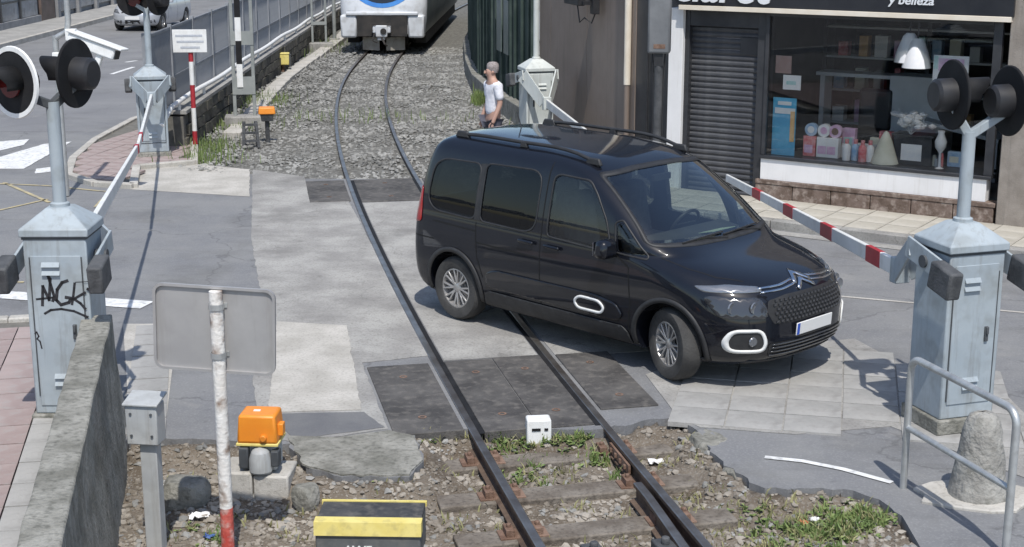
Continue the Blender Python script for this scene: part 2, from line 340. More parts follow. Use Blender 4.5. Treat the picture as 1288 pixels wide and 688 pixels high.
# track bed in the foreground: an uneven sheet of dirt
from mathutils import noise as mnoise
nx_, ny_ = 124, 156; X0, X1, Y0, Y1 = -3.1, 3.8, 3.0, 11.7
_e = np.array(road_poly[2:road_poly.index((3.05, 3))]); _a, _c = _e[:-1], _e[1:]; _d = _c-_a; _l = (_d**2).sum(1)
def base_h(x, y):
    h = -.188+.035*mnoise.noise((x*1.1, y*1.1, 0))+.022*mnoise.noise((x*4, y*4, 3))
    t = np.clip((((x, y)-_a)*_d).sum(1)/_l, 0, 1); ds = math.sqrt((((_a+_d*t[:, None])-(x, y))**2).sum(1).min())
    if inside((x, y), road_poly): return -.19-.5*min(ds, .2)
    top = -.075 if abs(x-cx(y)) < .8 else -.045
    k = max(0.0, 1-ds/(.34+.10*mnoise.noise((x*2, y*2, 7)))); k = k*k*(3-2*k)
    h = h+(top-h)*k+.012*mnoise.noise((x*9, y*9, 5))
    if x > 1.5: h = max(h, min(-.06, -.19+(x-1.5)*.11+.03*mnoise.noise((x*2.5, y*2.5, 2))))
    return h
HF = np.array([[base_h(X0+(X1-X0)*i/nx_, Y0+(Y1-Y0)*j/ny_) for i in range(nx_+1)] for j in range(ny_+1)])
def dz_(x, y):
    a = min(max((x-X0)/(X1-X0)*nx_, 0), nx_-1.001); c = min(max((y-Y0)/(Y1-Y0)*ny_, 0), ny_-1.001); i, j = int(a), int(c); a -= i; c -= j
    return float(HF[j, i]*(1-a)*(1-c)+HF[j, i+1]*a*(1-c)+HF[j+1, i]*(1-a)*c+HF[j+1, i+1]*a*c)
b = MB()
b.v = [(X0+(X1-X0)*i/nx_, Y0+(Y1-Y0)*j/ny_, HF[j, i]) for j in range(ny_+1) for i in range(nx_+1)]
b.f = [(j*(nx_+1)+i, j*(nx_+1)+i+1, (j+1)*(nx_+1)+i+1, (j+1)*(nx_+1)+i) for j in range(ny_) for i in range(nx_)]; b.mi = [0]*len(b.f)
struct(b.build('track_bed', 'dirt', smooth=True, angle=180))
# ballast field beyond the crossing
bal_poly = [(1.3, 22.9), (-1.0, 22.3), (-3.2, 22.3), (-5.3, 23.3), (-5.9, 25.0), (-6.1, 30), (-6.3, 36), (-6.45, 50), (-6.45, 150), (3, 150), (2.5, 60), (.3, 38), (.9, 28)]
sheet('ballast_bed', bal_poly, -.075, 'ballast', .2)

# ------------------------------------------------------------------ crossing surfaces
def psheet(name, px, z, m, thick=.003, parent=None, amp=.005):
    P = [G2(u, v, z) for u, v in px]; P = ragged(P+[P[0]], 0, len(P), amp, .09)[:-1] if amp else P
    return sheet(name, P, z, m, thick, parent)
psheet('concrete_apron', [(318, 213), (383, 222), (390, 253), (438, 252), (470, 312), (540, 447), (455, 456), (488, 539), (372, 557), (330, 548), (318, 480), (330, 380), (316, 300)], RZ+.005, 'concrete')
psheet('concrete_apron', [(172, 212), (245, 206), (314, 213), (314, 247), (164, 238)], RZ+.006, 'concrete_lt')
psheet('concrete_patch', [(348, 404), (436, 409), (454, 515), (338, 518)], RZ+.010, 'concrete_lt')
psheet('concrete_patch', [(335, 520), (458, 518), (484, 537), (372, 552)], RZ+.009, 'asphalt_patch')
sheet('concrete_apron', [tr(y, -.44)[:2] for y in np.linspace(13.05, 20.6, 14)]+[tr(y, .44)[:2] for y in np.linspace(20.6, 13.05, 14)], RZ+.005, 'concrete', .003)
sheet('concrete_apron', [tr(y, .60)[:2] for y in np.linspace(12.95, 20.6, 14)]+[tr(y, 1.5)[:2] for y in np.linspace(20.6, 12.95, 14)], RZ+.006, 'concrete', .003)
psheet('asphalt_patch', [(560, 300), (604, 322), (640, 380), (600, 395), (560, 350)], RZ+.009, 'asphalt_patch')
# dark deck panels, front and rear rows, each its own slab
deck = thing('crossing_deck', 'dark rubber deck panels laid along the rails at both edges of the crossing', 'crossing deck')
def panel(a0, a1, y0, y1, slack=0.0):
    b = MB(); n = 5
    P = [tr(y0+(y1-y0)*i/n, a0) for i in range(n+1)]+[tr(y1+(y0-y1)*i/n, a1) for i in range(n+1)]
    b.prism([(p.x, p.y) for p in P], -.16, RZ+.013+slack); o = b.build('deck_panel', 'deck', deck, bevel=.006)
    for fy in (.2, .8):
        p = tr(y0+(y1-y0)*fy, (a0+a1)/2, RZ+.013+slack); MB().lathe([(.022, .0), (.034, .0), (.036, .004), (.020, .004), (.022, .0)], 16, Matrix.Translation(p), cap=False).build('lifting_eye', 'steel_rust', o)
    return o
panel(-1.16, -.60, 11.20, 12.98); panel(-.45, -.005, 11.12, 13.0, .001); panel(.005, .45, 11.12, 13.02); panel(.60, 1.10, 11.45, 13.0, .002)
panel(-1.18, -.60, 20.75, 22.40); panel(-.45, .45, 20.65, 22.40, .001); panel(.60, 1.15, 20.7, 22.4)
# flangeway channels
for s in (-1, 1):
    pts = [tr(y, s*.475) for y in np.linspace(11.1, 22.4, 30)]
    strip(pts, .045, RZ+.001, 'black_matt', 'flangeway_groove', deck, .006)

# ------------------------------------------------------------------ track: two rails, sleepers, check rail, chairs
track = thing('railway_track', 'curved narrow gauge railway track of rusty rails crossing the road', 'railway track')
prof = [(-.06, -.145), (.06, -.145), (.06, -.135), (.010, -.118), (.010, -.04), (.033, -.032), (.033, -.006), (.026, 0), (-.026, 0), (-.033, -.006), (-.033, -.032), (-.010, -.04), (-.010, -.118), (-.06, -.135)]
def rail(name, off, ys, dz=0.0):
    b = MB(); n = len(prof); pts = []
    for y in ys:
        o_ = off(y) if callable(off) else off
        t = ctan(y); nn = Vector((t.y, -t.x, 0)); p = tr(y, o_)
        for (a, h) in prof: pts.append((p.x+nn.x*a, p.y+nn.y*a, h+dz))
    k = len(ys); f = []; mi = []
    for i in range(k-1):
        for j in range(n):
            f.append((i*n+j, i*n+(j+1) % n, (i+1)*n+(j+1) % n, (i+1)*n+j)); mi.append(1 if j in (6, 7, 8) else 0)
    f.append(tuple(range(n))); f.append(tuple(range((k-1)*n, k*n))[::-1]); mi += [0, 0]
    b.v = pts; b.f = f; b.mi = mi
    return b.build(name, ['rail_side', 'rail_top'], track, smooth=True, angle=30)
ysr = list(np.linspace(5.0, 46, 120))+list(np.linspace(47, 90, 30))
rail('rail', -.53, ysr); rail('rail', .53, ysr)
rail('check_rail', lambda y: .53-.105-max(0, (9.6-y))*.045, list(np.linspace(5.0, 9.9, 20)), -.012)
sl_b = MB(); sl_b.box((0, 0, -.075), (2.0, .24, .15)); sl_me = None
for i, y in enumerate(list(np.arange(5.4, 11.0, .68))+list(np.arange(23.3, 46, .72))):
    o = sl_b.build('sleeper', 'timber', track, bevel=.012) if sl_me is None else link('sleeper', sl_me, track, bevel=.012)
    sl_me = o.data; p = tr(y, 0); t = ctan(y)
    o.location = (p.x, p.y, -.138 if y < 12 else -.15); o.rotation_euler = (0, 0, math.atan2(-t.x, t.y)+random.uniform(-.02, .02))
ch = MB(); ch.box((0, 0, .012), (.34, .16, .024)); ch.box((-.10, 0, .045), (.06, .13, .06)); ch.box((.10, 0, .045), (.06, .13, .06))
for sx in (-.1, .1): ch.tube([(sx, 0, .06), (sx, 0, .10)], .018, 6)
ch_me = ch.mesh('rail_chair'); ch_me.materials.append(mt['steel_rust'])
for y in np.arange(5.4, 11.0, .68):
    for s in (-.53, .53):
        o = link('rail_chair', ch_me, track, bevel=.004); p = tr(y, s); t = ctan(y); o.location = (p.x, p.y, -.150); o.rotation_euler = (0, 0, math.atan2(-t.x, t.y))
# switch rod and slide blocks between the rails
for y, w in ((8.75, .10), (8.35, .07)):
    b = MB(); b.bar(tr(y, -.42, -.1), tr(y, .42, -.1), w, .05); b.build('stretcher_rod', 'steel_rust', track, bevel=.006)
for y, off in ((8.95, -.18), (8.92, .30), (8.5, .02)):
    p = tr(y, off, -.1); b = MB(); b.box(p, (.13, .2, .12), .3); b.tube([p+Vector((0, 0, .05)), p+Vector((0, 0, .11))], .03, 8); b.build('slide_block', 'weight', track, bevel=.01)
b = MB(); p = tr(8.75, -.86, -.12)
b.box(p, (.5, .12, .07), .1); b.build('stretcher_rod', 'steel_rust', track, bevel=.01)
# fishplates on the right rail
for y in (10.55,):
    for s in (.49, .57):
        b = MB(); b.bar(tr(y-.25, s, -.08), tr(y+.25, s, -.08), .02, .07)
        for k in (-.18, -.06, .06, .18): q = tr(y+k, s, -.08); b.box(q, (.05, .03, .03))
        b.build('fishplate', 'steel_rust', track)

# ------------------------------------------------------------------ loose stones, grass and litter (nobody could count them)
road_c = road_poly
def scatter(n, x0, x1, y0, y1, ok=lambda x, y: True, zf=lambda x, y: 0):
    out = []
    while len(out) < n:
        x = random.uniform(x0, x1); y = random.uniform(y0, y1)
        if ok(x, y): out.append((x, y, zf(x, y)))
    return out
SLY = list(np.arange(5.4, 11.0, .68))
def on_sleeper(x, y):
    for ys_ in SLY:
        if abs(y-ys_) < .5:
            t = ctan(ys_); dx, dy = x-cx(ys_), y-ys_
            if abs(dx*t.x+dy*t.y) < .135 and abs(dx*t.y-dy*t.x) < 1.02: return True
    return False
fg_ok = lambda x, y: abs(abs(x-cx(y))-.53) > .07 and not inside((x, y), road_c) and (random.random() < .12 or not on_sleeper(x, y))
struct(rocks('gravel', scatter(9500, -3.0, 3.4, 6.5, 11.3, fg_ok, lambda x, y: dz_(x, y)+.004), .006, .034, 'stone_b'), 'stuff')
struct(rocks('grey_stones', scatter(1500, -3.0, 3.4, 6.8, 11.2, fg_ok, lambda x, y: dz_(x, y)+.004), .008, .04, 'stone_a'), 'stuff')
struct(rocks('rubble', scatter(190, -3.0, 3.4, 6.8, 11.2, fg_ok, lambda x, y: dz_(x, y)+.01), .02, .052, 'stone_b'), 'stuff')
bk_ok = lambda x, y: inside((x, y), bal_poly) and abs(abs(x-cx(y))-.53) > .06
struct(rocks('ballast_stones', scatter(19000, -6.4, 1.2, 22.4, 46, bk_ok, lambda x, y: -.068+.03*mnoise.noise((x*.8, y*.8, 1))+(.05 if -5.9 < x < -4.6 else 0)), .018, .048, 'stone_a'), 'stuff')
def clump(cx_, cy_, rx, ry, n): return [(x, y, dz_(x, y)-.01) for x, y in ((random.gauss(cx_, rx), random.gauss(cy_, ry)) for _ in range(n)) if fg_ok(x, y)]
spots = ((635, 562, .13, .12, 560), (668, 575, .12, .10, 460), (715, 560, .13, .12, 720), (738, 575, .1, .1, 330), (690, 548, .2, .05, 330), (612, 548, .06, .07, 130), (690, 600, .2, .08, 110), (780, 600, .1, .1, 60), (1062, 660, .15, .10, 700), (1040, 676, .15, .1, 560), (1085, 672, .1, .1, 400), (1000, 690, .2, .12, 460), (975, 655, .1, .1, 110), (545, 560, .06, .08, 90), (255, 665, .12, .1, 60), (480, 610, .1, .1, 40), (620, 600, .1, .06, 60), (920, 640, .15, .1, 70))
gp = []; dp = []; wp = []
for (u, v, rx, ry, n) in spots:
    p = G(u, v, -.15)
    for k in range(max(3, n//26)):       # tufts inside each patch
        tx_, ty_ = random.gauss(p.x, rx), random.gauss(p.y, ry); m_ = random.randint(8, 30); sp_ = random.uniform(.012, .04)
        c_ = clump(tx_, ty_, sp_, sp_, m_); (dp if random.random() < .35 else gp).extend(c_)
        if random.random() < .6: wp += clump(tx_, ty_, .05, .05, 5)
struct(grass('grass', gp, .085, 'leaf', lean=.9), 'stuff')
for k in range(90):
    p = G(random.uniform(560, 1100), random.uniform(555, 690), -.15); dp += clump(p.x, p.y, .05, .05, 12)
for k in range(30):
    p = G(random.uniform(180, 540), random.uniform(590, 690), -.15); dp += clump(p.x, p.y, .05, .05, 8)
dp += [(x, 11.08+random.gauss(0, .03), -.10) for x in np.random.uniform(-.9, .6, 200)]
struct(grass('dry_grass', dp, .07, 'straw', lean=1.1), 'stuff')
# broad leaves of low weeds
lv, lf_ = [], []
for (x, y, z) in wp:
    for q_ in range(random.randint(4, 7)):
        a = random.random()*6.283; L_ = random.uniform(.02, .05); w_ = L_*.36; t_ = random.uniform(.1, .7); c_, s_ = math.cos(a), math.sin(a); o = len(lv); hz = z+random.uniform(.005, .03)
        lv += [(x, y, hz), (x+c_*L_*.5-s_*w_, y+s_*L_*.5+c_*w_, hz+L_*t_*.6), (x+c_*L_, y+s_*L_, hz+L_*t_*.5), (x+c_*L_*.5+s_*w_, y+s_*L_*.5-c_*w_, hz+L_*t_*.6)]; lf_.append((o, o+1, o+2, o+3))
me = bpy.data.meshes.new('low_weeds'); me.from_pydata(lv, [], lf_); me.update(); me.materials.append(mt['leaf']); struct(link('low_weeds', me), 'stuff')
# weeds along the ballast edge
gp = []
for (u, v, rx, ry, n) in ((602, 128, .07, .3, 500), (330, 130, .35, .6, 420), (300, 160, .3, .5, 380), (410, 62, .4, 1.2, 300), (262, 190, .25, .4, 300), (255, 205, .3, .2, 200), (600, 110, .05, .5, 220), (455, 150, 1.2, .4, 120)):
    p = G(u, v, -.05); gp += [(random.gauss(p.x, rx), random.gauss(p.y, ry), -.06) for _ in range(n)]
struct(grass('weeds', gp, .24, 'leaf'), 'stuff')
mt['plastic_scrap'] = M('paper_scrap', (.72, .70, .67), (.8, .79, .77), 8, .7); mt['scrap_blue'] = M('blue_scrap', (.05, .1, .28), (.07, .15, .35), 8, .6); mt['scrap_orange'] = M('orange_scrap', (.6, .22, .1), (.66, .3, .16), 8, .6)
for i, (u, v, w, k, lab) in enumerate(((250, 645, .13, 'plastic_scrap', 'crumpled white paper scrap on the dirt beside the peeling sign post'), (215, 605, .10, 'plastic_scrap', 'pale wrapper on the dirt beside the grey post box'), (825, 577, .12, 'plastic_scrap', 'flattened white wrapper lying on the dirt beside the right rail'), (263, 668, .07, 'scrap_blue', 'small blue scrap of plastic on the dirt'), (1010, 661, .06, 'scrap_orange', 'small orange wrapper in the grass by the kerb'), (1024, 659, .06, 'plastic_scrap', 'small white paper in the grass by the kerb'), (987, 614, .07, 'plastic_scrap', 'white paper scrap caught at the asphalt edge'))):
    p = G(u, v, -.13); b = MB(); n = 7
    zb = dz_(p.x, p.y)+.03
    g = [[(p.x+(i_-3)*w/6+random.uniform(-.01, .01), p.y+(j-3)*w/9+random.uniform(-.008, .008), zb+random.uniform(-.012, .018)) for i_ in range(n)] for j in range(n)]
    b.add([q for r_ in g for q in r_], [(j*n+i_, j*n+i_+1, (j+1)*n+i_+1, (j+1)*n+i_) for j in range(n-1) for i_ in range(n-1)])
    o = b.build('paper_scrap', k); sol = o.modifiers.new('t', 'SOLIDIFY'); sol.thickness = .003; tag(o, lab, 'litter', 'litter on the track bed')

# ------------------------------------------------------------------ painted lines
def line(px, w, m, name='road_marking'): return struct(strip([G(u, v) for u, v in px], w, RZ+.004, m, name))
line([(-60, 366), (20, 371), (90, 376), (185, 383)], .30, 'paint_white')
line([(962, 574), (1010, 579), (1060, 589), (1122, 606)], .06, 'paint_white')
psheet('road_marking', [(-30, 180), (37, 175), (30, 182), (-30, 196)], RZ+.008, 'paint_white')
psheet('road_marking', [(-30, 206), (55, 181), (90, 178), (30, 212), (-30, 212)], RZ+.008, 'paint_white')
psheet('road_marking', [(46, 212), (80, 208), (78, 214), (44, 218)], RZ+.008, 'paint_white')
for px in (((-40, 229), (60, 233), (140, 241)), ((5, 229), (62, 254)), ((-20, 268), (60, 250)), ((152, 226), (120, 260)), ((-60, 356), (30, 354))):
    line(px, .06, 'paint_yellow')
for px in (((140, 93), (168, 84)), ((158, 78), (172, 76)), ((120, 105), (60, 128))): line(px, .12, 'paint_white')

# ------------------------------------------------------------------ pavements
# left foreground pavement behind the low wall
WE = lambda y: -3.18-.2063*(y-11.27)          # right top edge of the low wall
pvl = [G2(-90, 404, .09), G2(110, 394, .09), (WE(12.0)-.1, 12.0), (WE(3)-.1, 3), (-9, 3), (-9, 13)]
pave = sheet('pavement', pvl, .05, 'joint', .35)
pave_k = MB()
pts_ = [Vector((*G2(-90, 404, .09), 0)), Vector((*G2(110, 394, .09), 0))]
kerb = thing('kerb', 'pale concrete kerb between the road and the tiled pavement by the low wall', 'kerb')
d_ = (pts_[1]-pts_[0]); nk = 4
for i in range(nk):
    a = pts_[0]+d_*(i/nk); c = pts_[0]+d_*((i+1)/nk-.003); b = MB(); b.bar((a.x, a.y, .01), (c.x, c.y, .01), .14, .17); b.build('kerbstone', 'concrete_lt', kerb, bevel=.015)
e1 = Vector((.2063, -1, 0)).normalized()       # along the wall, toward the camera
e2 = Vector((-1, -.2063, 0)).normalized()
paving(pave, (WE(13.9)-.24, 13.9), e1[:2], e2[:2], 22, 1, .42, .42, .091, 'tile_grey', pvl)
paving(pave, (WE(13.9)-.24-.42*.979, 13.9-.42*.202), e1[:2], e2[:2], 22, 10, .42, .42, .091, 'tile_faded', pvl)
# traffic island with red paving round the rear left barrier
isl = [G2(*p) for p in ((86, 222), (92, 202), (120, 178), (168, 152), (208, 140), (245, 150), (244, 206), (172, 212), (168, 236), (120, 233))]
island = sheet('traffic_island', isl, .02, 'joint', .3)
ex = Vector((.97, -.2, 0)); ey = Vector((.2, .97, 0))
isl_in = [((x-(-6.6))*.93-6.6, (y-24.4)*.93+24.4) for x, y in isl]
paving(island, (-8.2, 21.6), ex[:2], ey[:2], 12, 22, .3, .3, .05, 'tile_faded', isl_in, .01)
for i in range(len(isl)):
    a = Vector((*isl[i], 0)); c = Vector((*isl[(i+1) % len(isl)], 0)); n = max(1, round((c-a).length/.9))
    for k in range(n):
        p = a+(c-a)*(k/n); q = a+(c-a)*((k+1)/n)-(c-a).normalized()*.008
        b = MB(); b.bar((p.x, p.y, .0), (q.x, q.y, .0), .13, .13); b.build('kerbstone', 'concrete_lt', island, bevel=.012)
# shop pavement
SO = Vector((2.27, 21.21, 0)); SE = Vector((.836, -.548, 0)); SN = Vector((-.548, -.836, 0))
def S(x, y=0.0, z=0.0): p = SO+SE*x+SN*y; return Vector((p.x, p.y, z))
pvs = [S(-.6, .0)[:2], S(-.6, 1.42)[:2], S(3, 1.35)[:2], S(8, 1.3)[:2], S(12, 1.3)[:2], S(12, -.2)[:2], S(0, -.2)[:2]]
pshop = sheet('pavement', pvs, .06, 'joint', .3)
paving(pshop, S(-.6, 0)[:2], SE[:2], SN[:2], 26, 3, .42, .42, .10, 'tile_beige', None, .012)
for k in range(13):
    p = S(-.6+k*.95, 1.36); q = S(-.6+(k+1)*.95-.01, 1.36); b = MB(); b.bar((p.x, p.y, .02), (q.x, q.y, .02), .15, .17); b.build('kerbstone', 'concrete', pshop, bevel=.015)
strip([S(-.5, 1.62), S(4, 1.62), S(11, 1.62)], .22, RZ+.001, 'concrete', 'gutter_strip', pshop, .005)
p0 = strip([G(1050, 371), G(1150, 380), G(1288, 392), G(1400, 402)], .05, RZ, 'concrete_lt', 'road_marking', None, .005); struct(p0)
# footway of grey slabs in front of the crossing, right of the rails
fw = [G2(*p) for p in ((812, 470), (852, 522), (880, 536), (1000, 545), (1120, 535), (1185, 560), (1290, 600), (1330, 560), (1240, 470), (1130, 455), (1075, 425), (900, 440))]
foot = sheet('footway', fw, RZ+.006, 'concrete', .004)
tx = Vector((.975, -.22, 0)); ty = Vector((.22, .975, 0))
paving(foot, (1.25, 11.25), tx[:2], ty[:2], 7, 6, .46, .40, RZ+.016, 'tile_grey', fw, .014)
# small flagstones behind the end of the low wall
ft = [G2(*p) for p in ((150, 398), (190, 398), (190, 545), (160, 545))]
flag = sheet('flagstones', [(-3.9, 14.2), (-3.35, 14.2), (-2.75, 11.0), (-3.02, 11.0)], RZ+.006, 'concrete_lt', .004)
paving(flag, (-3.75, 14.1), (.21, -1), (1, .21), 9, 1, .36, .36, RZ+.016, 'tile_grey', None, .02)
# broken concrete edges along the dirt, right and left
def edge_stone(u, v, w, d, h, rz, lab):
    p = G(u, v, -.05); b = MB()
    bm = bmesh.new(); bmesh.ops.create_icosphere(bm, subdivisions=3, radius=1)
    for v_ in bm.verts:
        k = 1+.28*mnoise.noise(v_.co*1.3+Vector((u, v, 0)))+.10*mnoise.noise(v_.co*4+Vector((u, 0, v))); c_ = v_.co*k
        c_.z = min(c_.z, .62+.05*mnoise.noise(v_.co*3)); v_.co = Vector((c_.x*w*1.1, c_.y*d*1.1, c_.z*(h+.10)))
    me = bpy.data.meshes.new('concrete_chunk'); bm.to_mesh(me); bm.free(); me.materials.append(mt['concrete_old'])
    tag(link('concrete_chunk', me, None, True, angle=38, loc=(p.x, p.y, -.11), rot=(0, 0, rz)), lab, 'concrete', 'broken concrete along the dirt')
edge_stone(893, 556, .16, .22, .06, .3, 'pale broken concrete lump where the crossing meets the dirt, right of the rails')
edge_stone(935, 590, .17, .15, .05, 1.3, 'cracked concrete lump at the curved asphalt edge')
edge_stone(385, 617, .09, .09, .06, .7, 'rounded weathered stone beside the black and yellow box')
edge_stone(233, 612, .17, .13, .09, .2, 'pale concrete footing block between the grey post box and the sign post')
# ------------------------------------------------------------------ low concrete wall, left foreground
wall = thing('concrete_wall', 'low rough concrete wall with a weathered flat top beside the track', 'wall')
b = MB(); q = []; n = 40
for i in range(n+1):
    y = 3.2+(11.27-3.2)*i/n; xr = WE(y); xl = xr-.22; jig = lambda: random.uniform(-.006, .006)
    q += [(xr+.10+jig(), y+.02, -.35), (xr+.015+jig(), y, .55+jig()), (xr+jig(), y, .90+jig()), (xl+jig(), y-.05, .90+jig()), (xl-.02, y-.05, -.35)]
f = []
for i in range(n):
    for j in range(4): f.append((i*5+j, (i+1)*5+j, (i+1)*5+j+1, i*5+j+1))
f += [tuple(range(5)), tuple(range(n*5, n*5+5))[::-1]]
b.add(q, f); b.build('wall_body', 'concrete_old', wall, bevel=.012)

# ------------------------------------------------------------------ barrier machines
def disc(parent, c, yaw, hood=True, rim=False, name='signal_head'):
    """round background board with a lamp; +x of the local frame is where the lamp shines"""
    Mx = Matrix.Translation(c) @ Matrix.Rotation(yaw, 4, 'Z') @ Matrix.Rotation(R(90), 4, 'Y')
    b = MB(); b.lathe([(0, -.012), (.262, -.012), (.27, -.006), (.27, .006), (.262, .012), (0, .012)], 36, Mx)
    h = b.build(name, 'black_matt', parent, smooth=True, angle=30)
    if rim:
        r = MB(); r.lathe([(.238, .0125), (.272, .0125), (.277, .0), (.272, .017), (.238, .017), (.238, .0125)], 36, Mx, cap=False); r.build('white_rim', 'white', h, smooth=True, angle=30)
    l = MB(); l.lathe([(.0, .02), (.10, .02), (.115, .035), (.115, .05), (.0, .05)], 24, Mx); l.build('lamp_lens', 'lens', h, smooth=True, angle=30)
    v = MB(); nn = 18; q = []
    for k in range(nn+1):
        t = math.pi*(-.12)+math.pi*1.24*k/nn
        for r_, hh in ((.125, .012), (.130, .29-.12*(1-math.sin(max(0, min(math.pi, t)))))):
            q.append(Mx @ Vector((-r_*math.sin(t), r_*math.cos(t), hh)))
    v.add(q, [(2*k, 2*k+2, 2*k+3, 2*k+1) for k in range(nn)]); ho = v.build('lamp_hood', 'black_matt', h, smooth=True)
    so = ho.modifiers.new('t', 'SOLIDIFY'); so.thickness = .006
    e = MB(); e.lathe([(0, -.16), (.10, -.16), (.125, -.14), (.13, -.012), (0, -.012)], 20, Mx); e.build('lamp_housing', 'black', h, smooth=True, angle=35)
    return h
mt['lens'] = M('signal_lens', (.10, .012, .012), rough=.12, spec=.6)
MASTM = {}
def barrier(loc, yaw, label, cabm, discs, mast_top, rootz, arm_end, bands=(), mast_m=None, side='near', H=1.52, graffiti=False, ry=.80, lz=1.33, fh=.15):
    t = thing('barrier_machine', label, 'level crossing barrier', loc, yaw, 'level crossing barriers')
    W, D = .49, .46
    b = MB(); b.box((0, 0, .06), (W+.06, D+.06, .12)); b.build('base_plate', 'concrete_old', t, bevel=.01)
    b = MB(); b.box((0, 0, .12+(H-.12)/2), (W, D, H-.12)); b.build('cabinet', cabm, t, bevel=.012)
    b = MB(); ov = .022
    lo = [(-W/2-ov, -D/2-ov, H), (W/2+ov, -D/2-ov, H), (W/2+ov, D/2+ov, H), (-W/2-ov, D/2+ov, H)]
    m_ = [(x, y, H+.06) for x, y, z in lo]; tp = [(-.09, -.09, H+.20), (.09, -.09, H+.20), (.09, .09, H+.20), (-.09, .09, H+.20)]
    b.add(lo+m_+tp, [(3, 2, 1, 0)]+[(i, (i+1) % 4, 4+(i+1) % 4, 4+i) for i in range(4)]+[(4+i, 4+(i+1) % 4, 8+(i+1) % 4, 8+i) for i in range(4)]+[(8, 9, 10, 11)])
    b.build('cabinet_roof', cabm, t, bevel=.008)
    b = MB(); b.box((0, 0, H-.012), (W+.012, D+.012, .018)); b.build('roof_seam', 'cab_dark', t)
    # doors on both faces
    for s in (-1, 1):
        d = MB(); d.box((0, s*(D/2+.004), .80), (W-.10, .010, H-.34)); dr = d.build('door', cabm, t, bevel=.004)
        e = MB(); yy = s*(D/2+.0035)
        for (x0, x1, z0, z1) in ((-W/2+.040, -W/2+.049, .28, H-.17), (W/2-.049, W/2-.040, .28, H-.17), (-W/2+.04, W/2-.04, H-.17, H-.161), (-W/2+.04, W/2-.04, .271, .28)):
            e.b2((x0, yy-.004, z0), (x1, yy+.004, z1))
        e.build('door_gap', 'cab_dark', t)
        for (xx, zz) in ((-.04, H-.235), (-.04, H-.30), (.0, .42), (.0, .36)):
            lv = MB(); yb = s*(D/2+.009)
            lv.add([(xx-.07, yb, zz), (xx+.07, yb, zz), (xx+.07, yb, zz+.035), (xx-.07, yb, zz+.035), (xx-.07, yb+s*.022, zz), (xx+.07, yb+s*.022, zz)], [(0, 1, 5, 4), (4, 5, 2, 3), (0, 4, 3), (1, 2, 5)])
            lv.build('louvre', cabm, dr)
        lk = MB(); lk.box((W/2-.13, s*(D/2+.016), .80), (.03, .02, .12)); lk.box((W/2-.13, s*(D/2+.03), .83), (.02, .02, .06)); lk.build('lock', 'cab_dark', dr, bevel=.004)
    # mast and signal heads
    b = MB(); b.tube([(0, 0, H+.18), (0, 0, mast_top)], .052, 16); mast = b.build('mast', mast_m or cabm, t, smooth=True)
    b = MB(); b.lathe([(.075, H+.195), (.075, H+.225), (.055, H+.235)], 16); b.build('mast_collar', cabm, mast, smooth=True, angle=35)
    if discs:
        p0, p1 = Vector(discs[0][0]), Vector(discs[1][0])
        b = MB(); b.bar(Vector((0, 0, mast_top-.03)), p0*.85+Vector((0, 0, mast_top-.02))*.15-Vector((0, 0, .06)), .07, .07, w1=.1, h1=.06); b.bar(Vector((0, 0, mast_top-.03)), p1*.85+Vector((0, 0, mast_top-.02))*.15-Vector((0, 0, .06)), .07, .07, w1=.1, h1=.06)
        b.build('signal_bracket', 'cab_dark' if side == 'near' and graffiti else cabm, t, bevel=.008)
        for c, ya, rim in discs: disc(t, Vector(c), ya-yaw, True, rim)
    # fork levers with counterweights
    for s in (-1, 1):
        x = s*(W/2+.07)
        b = MB(); b.bar((x, -.40, lz-.07), (x, .26, lz+.07), .022, .17); b.build('fork_lever', cabm, t, bevel=.004)
        b = MB(); b.tube([(s*W/2, 0, lz), (x+s*.03, 0, lz)], .05, 14); b.build('pivot', 'cab_dark', t, smooth=True, angle=40)
        b = MB(); b.box((x+s*.045, -.34, lz-.07), (.12, .28, .22), rot=Matrix.Rotation(R(11), 3, 'X')); cw = b.build('counterweight', 'weight', t, bevel=.018)
        b = MB(); b.bar((x, .22, lz+.07), (s*.06, ry, rootz), .022, fh, w1=.022, h1=.19); b.build('fork_arm', cabm, t, bevel=.004)
    b = MB(); b.box((0, ry+.02, rootz), (.14, .10, .22)); b.build('arm_clamp', cabm, t, bevel=.008)
    # arm
    a0 = Vector((0, ry+.04, rootz)); a1 = Matrix.Rotation(-yaw, 3, 'Z') @ (Vector(arm_end)-Vector((loc[0], loc[1], 0))); dv = (a1-a0).normalized(); arm_len = (a1-a0).length
    b = MB(); b.bar(a0, a1, .045, .145, w1=.035, h1=.095); arm = b.build('barrier_arm', 'arm_white', t, bevel=.008)
    for (s0, s1) in bands:
        h0 = .148-.05*s0/arm_len; h1 = .148-.05*s1/arm_len
        b = MB(); b.bar(a0+dv*s0, a0+dv*s1, .049, h0, w1=.049-.01*(s1-s0)/arm_len, h1=h1); b.build('red_band', 'red', arm)
    return t
mt['arm_white'] = M('arm_white', (.66, .66, .63), (.76, .76, .74), 4, .5, c3=(.45, .44, .40), scale3=8, amt3=.4)
# front left, seen from behind, with the graffiti
LF = Vector((-3.55, 11.35, 0)); lf_y = R(1)
tLF = barrier((LF.x, LF.y, 0), lf_y, 'blue grey barrier machine with black graffiti on its door, beside the low concrete wall', 'cab',
    [((-.25, -.10, 2.74), R(-122), True), ((.15, .16, 2.78), R(164), False)], 2.58, 1.40, (-4.60, 17.95, 1.20), ((5.55, 5.72),), graffiti=True, H=1.56, lz=1.36)
